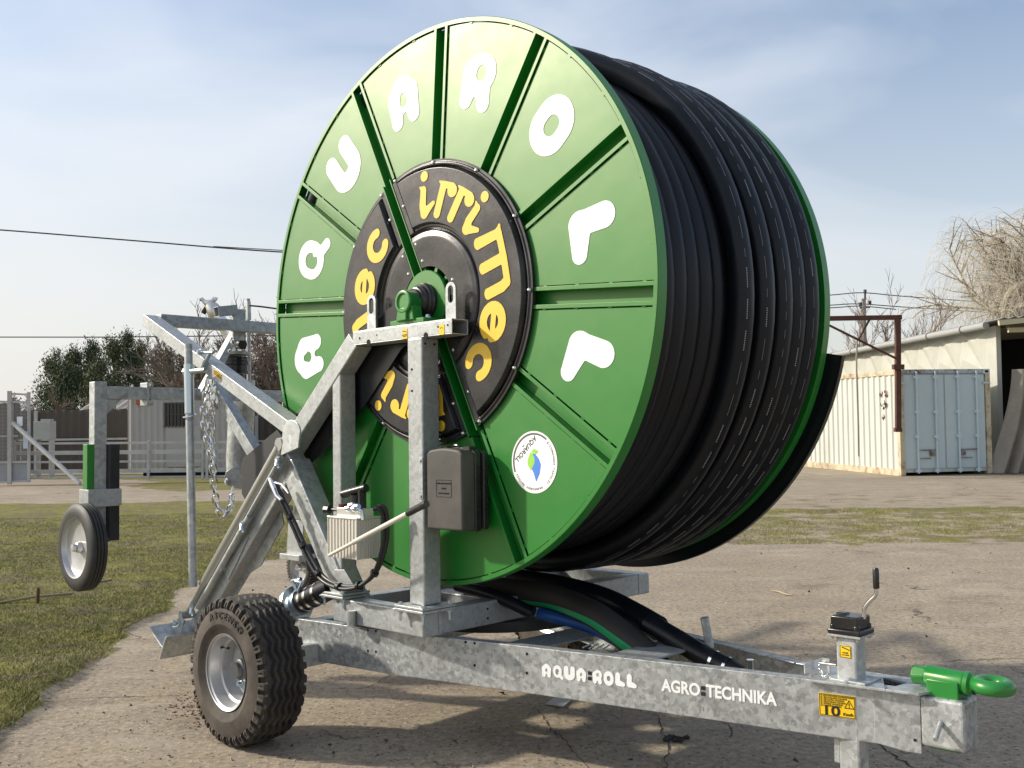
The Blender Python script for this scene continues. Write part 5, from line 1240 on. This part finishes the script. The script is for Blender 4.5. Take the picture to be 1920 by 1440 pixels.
MB().beam((SX - .3, SYF - .85, zr(SX - .3) - .07), (SX + 14, SYF - .85, zr(SX + 14) - .07), .08, .13).beam((SX + .1, SYF - .5, SZ - .15), (SX + 14, SYF - .5, SZ - .05), .08, .12).build('front_beam', BEI, SH, .004)
m = MB()
for i in range(7): m.beam((SX + .2, SYF - .2 + i * 1.3, SZ - .05), (SX + 13.6, SYF - .2 + i * 1.3, SZ + .9), .06, .10)
m.build('purlins', mat('shade-darkened cream purlin', (.20, .18, .12), .8), SH)  # front beam's cream darkened, shade under the roof put into the colour
MB().beam((SX + .05, SYF - .02, 0), (SX + .05, SYF - .02, SZ), .12, .12, X_).build('corner_post', CONC, SH, .004)
# tarpaulin hanging in the opening
TB = WG(1900, 892); TB.y = SYF - .6
m = MB(); nu, nv = 26, 14; vs = []
for i in range(nv + 1):
    v_ = i / nv
    for j in range(nu + 1):
        u_ = j / nu; x = TB.x + .42 - .62 * v_ ** 1.6 + u_ * (1.0 + .5 * v_) ; z = 2.55 * (1 - v_) + .02
        vs.append((x + .05 * math.sin(u_ * 9), SYF - .9 + .12 * math.sin(u_ * 21 + v_ * 2) * (.3 + v_), z))
m.add(vs, [(i * (nu + 1) + j, i * (nu + 1) + j + 1, (i + 1) * (nu + 1) + j + 1, (i + 1) * (nu + 1) + j) for i in range(nv) for j in range(nu)], True)
m.add([(v_[0], v_[1] + .01, v_[2]) for v_ in vs], [(i * (nu + 1) + j + 1, i * (nu + 1) + j, (i + 1) * (nu + 1) + j, (i + 1) * (nu + 1) + j + 1) for i in range(nv) for j in range(nu)], True)
thing1(m.build('tarpaulin', dusty('grey beige tarpaulin', (.30, .27, .22), (.18, .16, .13), .6, .8, 3)), 'grey beige tarpaulin draped in front of the dark shed opening', 'tarpaulin')
# rusty gantry
t_ = 24.35; RG = empty('rusty_gantry'); tag(RG, 'rust brown steel gantry frame fixed at the container corner', 'frame')
MB().beam(WT(1683, 592, t_), WT(1684, 806, t_), .12, .12, X_).build('post', RUST, RG, .004)
MB().beam(WT(1690, 595, t_), WT(1380, 600, t_), .11, .11).build('top_beam', RUST, RG, .004)
MB().cyl(WT(1545, 605, t_), WT(1607, 636, t_), .028).cyl(WT(1607, 636, t_), WT(1680, 672, t_), .028).build('tie_bar', RUST, RG)
MB().cyl(WT(1630, 600, t_), WT(1610, 636, t_), .025).build('strut', RUST, RG)
MB().beam(WT(1674, 688, t_ - .05), WT(1694, 688, t_ - .05), .14, .12).beam(WT(1677, 806, t_ - .03), WT(1690, 806, t_ - .03), .12, .10).build('clamp', RUST, RG, .004)
MB().beam(WT(1395, 600, t_), WT(1400, 890, t_), .12, .12, X_).build('post', RUST, RG, .004)
thing1(MB().tube(catmull([WT(1607, 638, t_ - .05), WT(1606, 690, t_ - .05), WT(1608, 760, t_ - .05), WT(1609, 800, t_ - .05), WT(1610, 856, t_ - .05)], 5), .020, 6).build('rope', mat('frayed pale rope', (.30, .28, .22), .9)), 'frayed pale rope hanging down from the rusty gantry', 'rope')
# ============================================================ POLES AND WIRES
tp_ = 60
PO = empty('utility_pole'); tag(PO, 'concrete utility pole with small insulators behind the shed roof', 'utility pole')
b_ = WT(1618, 700, tp_)
MB().tube([V((b_.x, b_.y, 0)), WT(1619, 560, tp_)], [.22, .14], 10).build('pole_shaft', mat('old concrete', (.26, .25, .22), .9), PO)
m = MB().beam(WT(1612, 577, tp_), WT(1631, 576, tp_), .09, .09).cyl(WT(1622, 562, tp_), WT(1622, 548, tp_), .06, 8)
for x, y in ((1613, 573), (1631, 570), (1622, 549)): m.cyl(WT(x, y, tp_), WT(x, y - 6, tp_), .09, 8)
m.build('insulators', mat('dark insulator', (.06, .05, .05), .5), PO)
WIRE = mat('dark cable', (.05, .05, .05), .7)
def wire(pts, ts, r_, lab, name='overhead_wire'):
    P = [WT(x, y, t) for (x, y), t in zip(pts, ts)]
    thing1(MB().tube(catmull(P, 8), r_, 5).build(name, WIRE), lab, 'wire', 'overhead wires')
wire([(-200, 418), (0, 431), (250, 451), (520, 472), (900, 490)], [30] * 5, .022, 'upper dark overhead wire crossing the sky left of the reel, starting at the left edge')
wire([(400, 462), (470, 466), (540, 470), (900, 492)], [30.4] * 4, .014, 'short thin overhead wire meeting the reel just above the long dark one')
wire([(-200, 632), (0, 632), (200, 632), (300, 631), (600, 628)], [70] * 5, .04, 'thin pale overhead wire low over the conifers at the left')
wire([(1400, 566), (1560, 553), (1619, 549), (1700, 556), (1920, 572), (2100, 585)], [60] * 6, .03, 'topmost overhead wire on the utility pole by the shed')
wire([(1400, 583), (1560, 572), (1613, 570), (1700, 576), (1920, 590)], [60] * 5, .03, 'middle overhead wire reaching the pole on its left insulator')
wire([(1400, 585), (1560, 577), (1613, 574), (1680, 580)], [60.5] * 4, .03, 'lowest overhead wire reaching the pole beside the reel')

# ============================================================ BACKGROUND LEFT: gates, fence, cabin
WP = dusty('weathered white paint', (.50, .50, .48), (.26, .24, .20), .6, .6, 3)
DK = dusty('dark corrugated fence sheet', (.085, .070, .058), (.09, .07, .05), .7, .8, 2)
def bar(m, a, b, t, th, dp=.05, up=V((0, 0, 1))): return m.beam(WT(*a, t), WT(*b, t), dp, th, up if abs(WT(*a, t).z - WT(*b, t).z) < abs(WT(*a, t).x - WT(*b, t).x) else X_)
t_ = 26.5
RB = empty('railing_gate'); tag(RB, 'long white horizontal railing gate in front of the cabin', 'gate')
for y0, y1, th in ((832, 829, .055), (850, 846, .10), (867, 864, .05), (885, 881, .10), (897, 893, .05)): bar(MB(), (26, y0), (432, y1), t_, th).build('rail', WP, RB)
for x_ in (27, 278, 380, 388, 402, 425): bar(MB(), (x_, 826), (x_, 900), t_ - .06, .06).build('rail_post', WP, RB)
MG = empty('mesh_gate'); tag(MG, 'tall white framed wire mesh gate panel at the left edge', 'gate')
t2 = 26.2
for x_, y0, y1, th in ((18, 733, 908, .10), (54, 735, 904, .07)): bar(MB(), (x_, y0), (x_, y1), t2, th).build('gate_post', WP, MG)
for a, b, th in (((18, 738), (54, 740), .05), ((-60, 752), (54, 754), .05), ((-60, 868), (54, 866), .05), ((-60, 906), (54, 902), .05)): bar(MB(), a, b, t2 + .03, th).build('gate_rail', WP, MG)
a_ = MB(); p = [WT(-60, 868, t2 + .05), WT(52, 867, t2 + .05), WT(52, 901, t2 + .05), WT(-60, 905, t2 + .05)]; a_.prism(p, (0, .02, 0)).build('solid_panel', dusty('greyish panel', (.34, .36, .38), (.2, .2, .18), .5, .6, 3), MG)
m = MB()
for i in range(46):
    x_ = -60 + i * 2.4; m.tube([WT(x_, 754, t2 + .05), WT(x_, 867, t2 + .05)], .006, 3, cap=False)
for i in range(44):
    y_ = 754 + i * 2.6; m.tube([WT(-60, y_, t2 + .05), WT(52, y_, t2 + .05)], .006, 3, cap=False)
m.build('wire_mesh', mat('dull mesh wire', (.30, .29, .27), .7), MG)
flat('notice_sheet', [[(-.07, -.12), (.07, -.12), (.07, .12), (-.07, .12)]], M.Translation(WT(37, 790, t2 - .08)) @ M.Rotation(PI / 2, 4, 'X'), WHITE, MG, .004)
flat('notice_sheet', [[(-.06, -.22), (.06, -.22), (.06, .22), (-.06, .22)]], M.Translation(WT(48, 825, t2 - .08)) @ M.Rotation(PI / 2, 4, 'X'), mat('pale blue notice', (.55, .62, .7), .6), MG, .004)
thing1(MB().cyl(WT(24, 793, t2 - .1), WT(150, 907, t2 - .9), .055, 12).build('brace_pipe', WP), 'slanting pale pipe propping the mesh gate to the ground', 'pipe')
# cabin
t3 = 29.0; cb = empty('site_cabin'); tag(cb, 'pale corrugated metal site cabin behind the railing gate', 'cabin')
CAB = dusty('pale cabin sheet', (.42, .405, .375), (.34, .31, .27), .45, .6, 1.5)
cx0, cx1 = WT(240, 800, t3).x, WT(436, 800, t3).x; cz1 = WT(300, 738, t3).z
MB().bb(cx0 + .02, cx1, t3 + .03, t3 + 2.4, .25, cz1).build('cabin_body', CAB, cb)
vs = []; N = 34
for i in range(N * 2):
    x = cx0 + (cx1 - cx0) * (i // 2 + (.0 if i % 2 == 0 else .55)) / N; d_ = 0 if (i // 2) % 2 == 0 else .03
    vs += [(x, t3 - d_, .25), (x, t3 - d_, cz1 - .02)]
MB().add(vs, [(2 * i, 2 * i + 2, 2 * i + 3, 2 * i + 1) for i in range(N * 2 - 1)]).build('corrugated_wall', CAB, cb)
MB().bb(cx0 - .1, cx1 + .1, t3 - .12, t3 + 2.5, cz1, cz1 + .07).build('cabin_roof', mat('dark roof edge', (.10, .09, .085), .8), cb, .01)
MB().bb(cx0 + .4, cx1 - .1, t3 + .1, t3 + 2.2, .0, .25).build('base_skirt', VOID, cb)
wx0, wx1, wz0, wz1 = WT(312, 800, t3).x, WT(352, 800, t3).x, WT(320, 797, t3).z, WT(320, 757, t3).z
wf = MB().bb(wx0 - .03, wx1 + .03, t3 - .05, t3 - .031, wz0 - .03, wz1 + .03).build('window', mat('dark glazing', (.02, .025, .03), .1), cb)
m = MB()
for i in range(7): x = wx0 + (wx1 - wx0) * i / 6; m.bb(x - .01, x + .01, t3 - .09, t3 - .07, wz0 - .08, wz1 + .03)
for z in (wz0 - .03, (wz0 + wz1) / 2, wz1): m.bb(wx0 - .05, wx1 + .05, t3 - .095, t3 - .07, z - .012, z + .012)
m.build('window_bars', DK, wf)
dx0, dx1 = WT(313, 800, t3).x, WT(378, 800, t3).x
MB().bb(dx0, dx1, t3 - .06, t3 - .031, .30, WT(320, 799, t3).z).build('door', CAB, cb, .01)
MB().bb(dx1 - .35, dx1 - .22, t3 - .09, t3 - .06, 1.0, 1.25).build('door_lock', RUST, cb)
p = WT(262, 753, t3); MB().bb(p.x - .07, p.x + .07, t3 - .12, t3 - .031, p.z - .02, p.z + .12).bb(p.x - .075, p.x + .075, t3 - .125, t3 - .031, p.z - .09, p.z - .02).build('alarm_lamp', mat('reddish alarm box', (.35, .10, .05), .5), cb, .008)
# dark fence lengths
def fence(x0, x1, y0, t, lab):
    e = empty('sheet_fence'); tag(e, lab, 'fence', 'dark sheet fences'); a, b = WT(x0, 800, t).x, WT(x1, 800, t).x; zt = WT(x0, y0, t).z; n = int((b - a) / .12); vs = []
    for i in range(n + 1): x = a + (b - a) * i / n; vs += [(x, t - (.03 if i % 2 else 0), .05), (x, t - (.03 if i % 2 else 0), zt + .02 * (i % 3))]
    o_ = len(vs); vs2 = [(x, y + .04, z) for x, y, z in vs]
    MB().add(vs + vs2, [(2 * i, 2 * i + 2, 2 * i + 3, 2 * i + 1) for i in range(n)] + [(o_ + 2 * i, o_ + 2 * i + 1, o_ + 2 * i + 3, o_ + 2 * i + 2) for i in range(n)]).build('fence_sheet', DK, e)
    k = a + .5
    while k < b: MB().bb(k - .05, k + .05, t - .12, t - .04, 0, zt).build('fence_post', WP, e); k += 1.85
    for z in (zt * .55, ): MB().bb(a, b, t - .16, t - .125, z - .03, z + .03).build('fence_rail', WP, e)
fence(40, 242, 771, 31.5, 'dark brown corrugated sheet fence between the mesh gate and the cabin')
fence(452, 700, 780, 31.5, 'dark brown corrugated sheet fence right of the cabin, behind the cart riser')
fence(-900, 38, 771, 31.6, 'dark corrugated sheet fence behind the mesh gate at the left edge')
t4 = 29.5; p = WT(85, 824, t4); EB = empty('electrical_box'); tag(EB, 'pale grey metal electrical cabinet on thin legs by the dark fence', 'cabinet')
MB().bb(p.x - .24, p.x + .24, t4 - .2, t4 + .2, p.z, WT(85, 790, t4).z).bb(p.x - .05, p.x + .22, t4 - .16, t4 + .1, WT(85, 790, t4).z, WT(85, 786, t4).z).build('cabinet_body', dusty('pale grey cabinet', (.40, .41, .39), (.25, .24, .2), .4, .5, 3), EB, .01)
for sx in (-.2, .2): MB().bb(p.x + sx - .02, p.x + sx + .02, t4 - .15, t4 + .15, 0, p.z).build('leg', WP, EB)
# low striped roof
a, b = WT(143, 770, 36), WT(250, 770, 36); LR = empty('low_outbuilding'); tag(LR, 'low outbuilding with a striped corrugated roof behind the dark fence', 'building')
m = MB(); N = 34; vs = []
for i in range(N + 1): x = a.x + (b.x + 3 - a.x) * i / N; vs += [(x, 36, WT(143, 772, 36).z + .03 * (i % 2)), (x + .25, 37.6, WT(143, 742, 37.6).z + .03 * (i % 2))]
m.add(vs, [(2 * i, 2 * i + 2, 2 * i + 3, 2 * i + 1) for i in range(N)]).build('corrugated_roof', dusty('weathered roof sheet', (.26, .24, .22), (.1, .09, .08), .7, .8, 2), LR)
MB().bb(a.x, b.x + 3, 36.05, 39, 0, WT(143, 772, 36).z - .02).build('wall', CONC, LR)

# ============================================================ TREES
BK = mat('grey brown bark', (.20, .165, .13), .9); BKL = mat('pale straw twigs', (.56, .50, .39), .8); BKR = mat('reddish brown twigs', (.22, .165, .13), .9)
NEED = [mat('dark conifer foliage', (.040, .062, .026), .8), mat('mid conifer foliage', (.070, .098, .036), .8), mat('brownish conifer foliage', (.11, .105, .050), .8)]
def twigmesh(segs, sides=3):
    m = MB()
    for a, b, r0, r1 in segs:
        x, y, z = frame(b - a)
        vs = [a + (x * math.cos(2 * PI * k / sides) + y * math.sin(2 * PI * k / sides)) * r0 for k in range(sides)] + [b + (x * math.cos(2 * PI * k / sides) + y * math.sin(2 * PI * k / sides)) * r1 for k in range(sides)]
        m.add(vs, [(k, (k + 1) % sides, sides + (k + 1) % sides, sides + k) for k in range(sides)])
    return m
def grow(rd, p, d, ln, r_, lv, out, up=.25, ang=.6, nb=(3, 4), shrink=.68, droop=0.):
    n = 4; q = p
    for i in range(n):
        d2 = (d + V((rd.gauss(0, .11), rd.gauss(0, .11), rd.gauss(0, .08) + up * .12 - droop * .10))).normalized(); e = q + d2 * ln / n
        r_ = max(r_, .013); ra = r_ * (1 - .45 * i / n); out[0 if lv >= 3 else 1].append((q, e, ra, r_ * (1 - .45 * (i + 1) / n))); q = e; d = d2
        if lv > 0 and i >= (0 if lv < 3 else 1):
            for _ in range(1 if lv > 2 else rd.randint(1, 2)):
                az = rd.uniform(0, 2 * PI); x, y, z = frame(d); nd = (d + (x * math.cos(az) + y * math.sin(az)) * math.tan(ang * rd.uniform(.6, 1.2))).normalized()
                grow(rd, q, nd, ln * shrink * rd.uniform(.7, 1.1), r_ * .5, lv - 1, out, up, ang, nb, shrink, droop)
def bare_tree(name, base, h, seed, lab, m1, m2, lv=4, stems=1, rr=.09, ang=.55, droop=0., shrink=.66, group=None, cat='tree', spread=0.):
    rd = random.Random(seed); o = empty(name); o.location = (0, 0, 0); tag(o, lab, cat, group); out = ([], [])
    for s_ in range(stems):
        b = V(base) + V((rd.uniform(-spread, spread), rd.uniform(-.5, .5) * (spread > 0), 0)); d = V((rd.gauss(0, .12 if stems > 1 else .05), rd.gauss(0, .1), 1)).normalized()
        grow(rd, b, d, h * .55 * rd.uniform(.75, 1.1), rr, lv, out, .3, ang, shrink=shrink, droop=droop)
    twigmesh(out[0], 6).build('trunk', m1, o); twigmesh(out[1]).build('crown', m2, o); return o
def conifer(px_, ytop, t, wpx, seed, lab):
    rd = random.Random(seed); b = WT(px_, 800, t); b.z = 0; top = WT(px_, ytop, t).z; w_ = wpx / 1910 * t / 2
    o = empty('conifer'); tag(o, lab, 'conifer', 'conifers beyond the fence')
    MB().tube([b, V((b.x, b.y, top * .95))], [.10, .02], 6).build('trunk', BK, o)
    m = MB(); lumps = []
    for k in range(38):
        v_ = rd.random() ** .9; rad = w_ * (1 - v_) ** .6 * rd.uniform(.2, 1.0); a = rd.uniform(0, 2 * PI)
        lumps.append((V((b.x + rad * math.cos(a), b.y + rad * math.sin(a), .9 + v_ * (top - 1.25))), w_ * (.18 + .20 * (1 - v_)) * rd.uniform(.6, 1.3)))
    for k in range(7500):
        lc, ls = rd.choice(lumps); c = lc + V((rd.gauss(0, ls * .7), rd.gauss(0, ls * .7), rd.gauss(0, ls * 1.1))); s_ = rd.uniform(.035, .10)
        d = V((rd.gauss(0, .5), rd.gauss(0, .5), .7)).normalized(); e = d.cross(V((rd.gauss(0, 1), rd.gauss(0, 1), rd.gauss(0, 1)))).normalized()
        m.add([c - e * s_ * .35, c + e * s_ * .35, c + d * s_ * 1.6], [(0, 1, 2)])
    co = m.build('crown', NEED[seed % 3], o); co.data.materials.append(NEED[(seed + 1) % 3]); rdm = np.random.default_rng(seed).integers(0, 2, len(co.data.polygons)); co.data.polygons.foreach_set('material_index', rdm)
cl = [(104, 662, 46, 44, 1, 'leftmost dark conifer with a rounded top above the fence'), (138, 660, 45, 40, 2, 'second dark conifer from the left, narrow'), (176, 640, 47, 42, 3, 'paler loose conifer left of the tall pair'), (214, 634, 44, 44, 4, 'tall dark conifer left of the highest one'), (240, 628, 46, 40, 5, 'highest conifer of the row with a pointed top'), (262, 646, 44, 44, 6, 'broad conifer just right of the highest one'), (292, 668, 46, 46, 7, 'low dense conifer in a dip of the row'), (312, 652, 45, 40, 8, 'conifer directly left of the hanging support pipe'), (345, 660, 46, 44, 9, 'rightmost conifer, standing behind the support pipe'), (190, 680, 43, 60, 10, 'low bushy conifer filling the middle of the row'), (120, 690, 43, 60, 12, 'low bushy conifer at the left foot of the row')]
for c in cl: conifer(c[0], c[1] - 10, c[2], c[3] * 2.2, c[4], c[5])
for i, (px_, yt, t, lv, st, sp, lab) in enumerate([(8, 668, 38, 4, 4, 1.2, 'bare reddish shrub at the left edge above the mesh gate'), (52, 690, 40, 4, 4, 1., 'low bare shrub between the mesh gate and the conifers'), (150, 705, 37, 4, 5, 1.6, 'bare pale shrub growing over the dark fence below the conifers'), (215, 715, 38, 4, 4, 1.4, 'low bare shrub above the striped roof'),
        (372, 610, 39, 4, 3, .8, 'bare tree just right of the hanging support pipe'), (400, 640, 37, 4, 4, .9, 'bare thicket seen through the lift frame'), (486, 575, 39, 4, 4, 1., 'tall bare tree between the cart riser and the reel'), (512, 590, 37, 4, 4, .8, 'bare tree touching the left rim of the reel'), (440, 650, 38, 4, 5, 1., 'dense bare shrub behind the riser pipe'), (530, 650, 38, 4, 4, .9, 'bare shrub low behind the left rim of the reel')]):
    b = WT(px_, 800, t); b.z = 0; h = WT(px_, yt, t).z
    bare_tree('bare_tree', b, h * (.92 if px_ > 360 else .66), 50 + i, lab, BK, BKR if i % 2 else BK, lv, st + (3 if px_ > 360 else 0), .04, .5, group='bare trees beyond the fence', spread=sp, shrink=.62)
for i, (px_, yt, t, lab) in enumerate([(1652, 530, 47, 'slender bare sapling right beside the utility pole'), (1668, 505, 48, 'slender bare sapling left of the tallest one behind the shed'), (1708, 498, 47, 'tallest slender bare sapling above the shed roof'), (1735, 512, 48, 'slender bare sapling leaning next to the willow')]):
    b = WT(px_, 800, t); b.z = 0; h = WT(px_, yt, t).z
    bare_tree('bare_sapling', b, h * .92, 80 + i, lab, BK, BKR, 3, 3, .045, .38, group='bare saplings behind the shed', shrink=.55)
# weeping willow
rd = random.Random(12); o = empty('weeping_willow'); tag(o, 'large leafless weeping willow with pale hanging twigs at the right edge', 'willow tree')
b = WT(1990, 800, 45); b.z = 0; segs = []; tw = []
def limb(p, d, ln, r_, lv):
    q = p
    for i in range(6):
        d = (d + V((rd.gauss(0, .10), rd.gauss(0, .10), rd.gauss(0, .06) + (-.01 if lv < 2 else .03)))).normalized(); e = q + d * ln / 6; segs.append((q, e, r_ * (1 - .11 * i), r_ * (1 - .11 * (i + 1)))); q = e
        if lv > 0 and i > 0:
            for _ in range(1 if lv > 1 else 2): x, y, z = frame(d); a = rd.uniform(0, 2 * PI); limb(q, (d + (x * math.cos(a) + y * math.sin(a)) * .75).normalized(), ln * .55, r_ * .5, lv - 1)
        if lv <= 1:
            for _ in range(2 if lv == 0 else 1):
                dd = V((rd.gauss(0, .5), rd.gauss(0, .5), .15)).normalized(); s_ = q; n = rd.randint(7, 15); rw = .0075
                for k in range(n): e2 = s_ + dd * .24; tw.append((s_, e2, rw, rw * .85)); s_ = e2; rw *= .88; dd = (dd + V((rd.gauss(0, .05), rd.gauss(0, .05), -.42))).normalized()
segs.append((b, b + V((0, 0, 3.6)), .36, .26))
for a, tl in ((2.9, .75), (3.6, .6), (2.3, .5), (4.5, .5), (1.2, .45), (3.2, .25)): limb(b + V((0, 0, 3.4)), V((math.cos(a) * tl, math.sin(a) * tl, 1)).normalized(), 4.7, .13, 2)
twigmesh(segs, 5).build('trunk', mat('willow bark', (.26, .20, .12), .9), o); twigmesh(tw).build('crown', BKL, o)
bpy.context.view_layer.update()
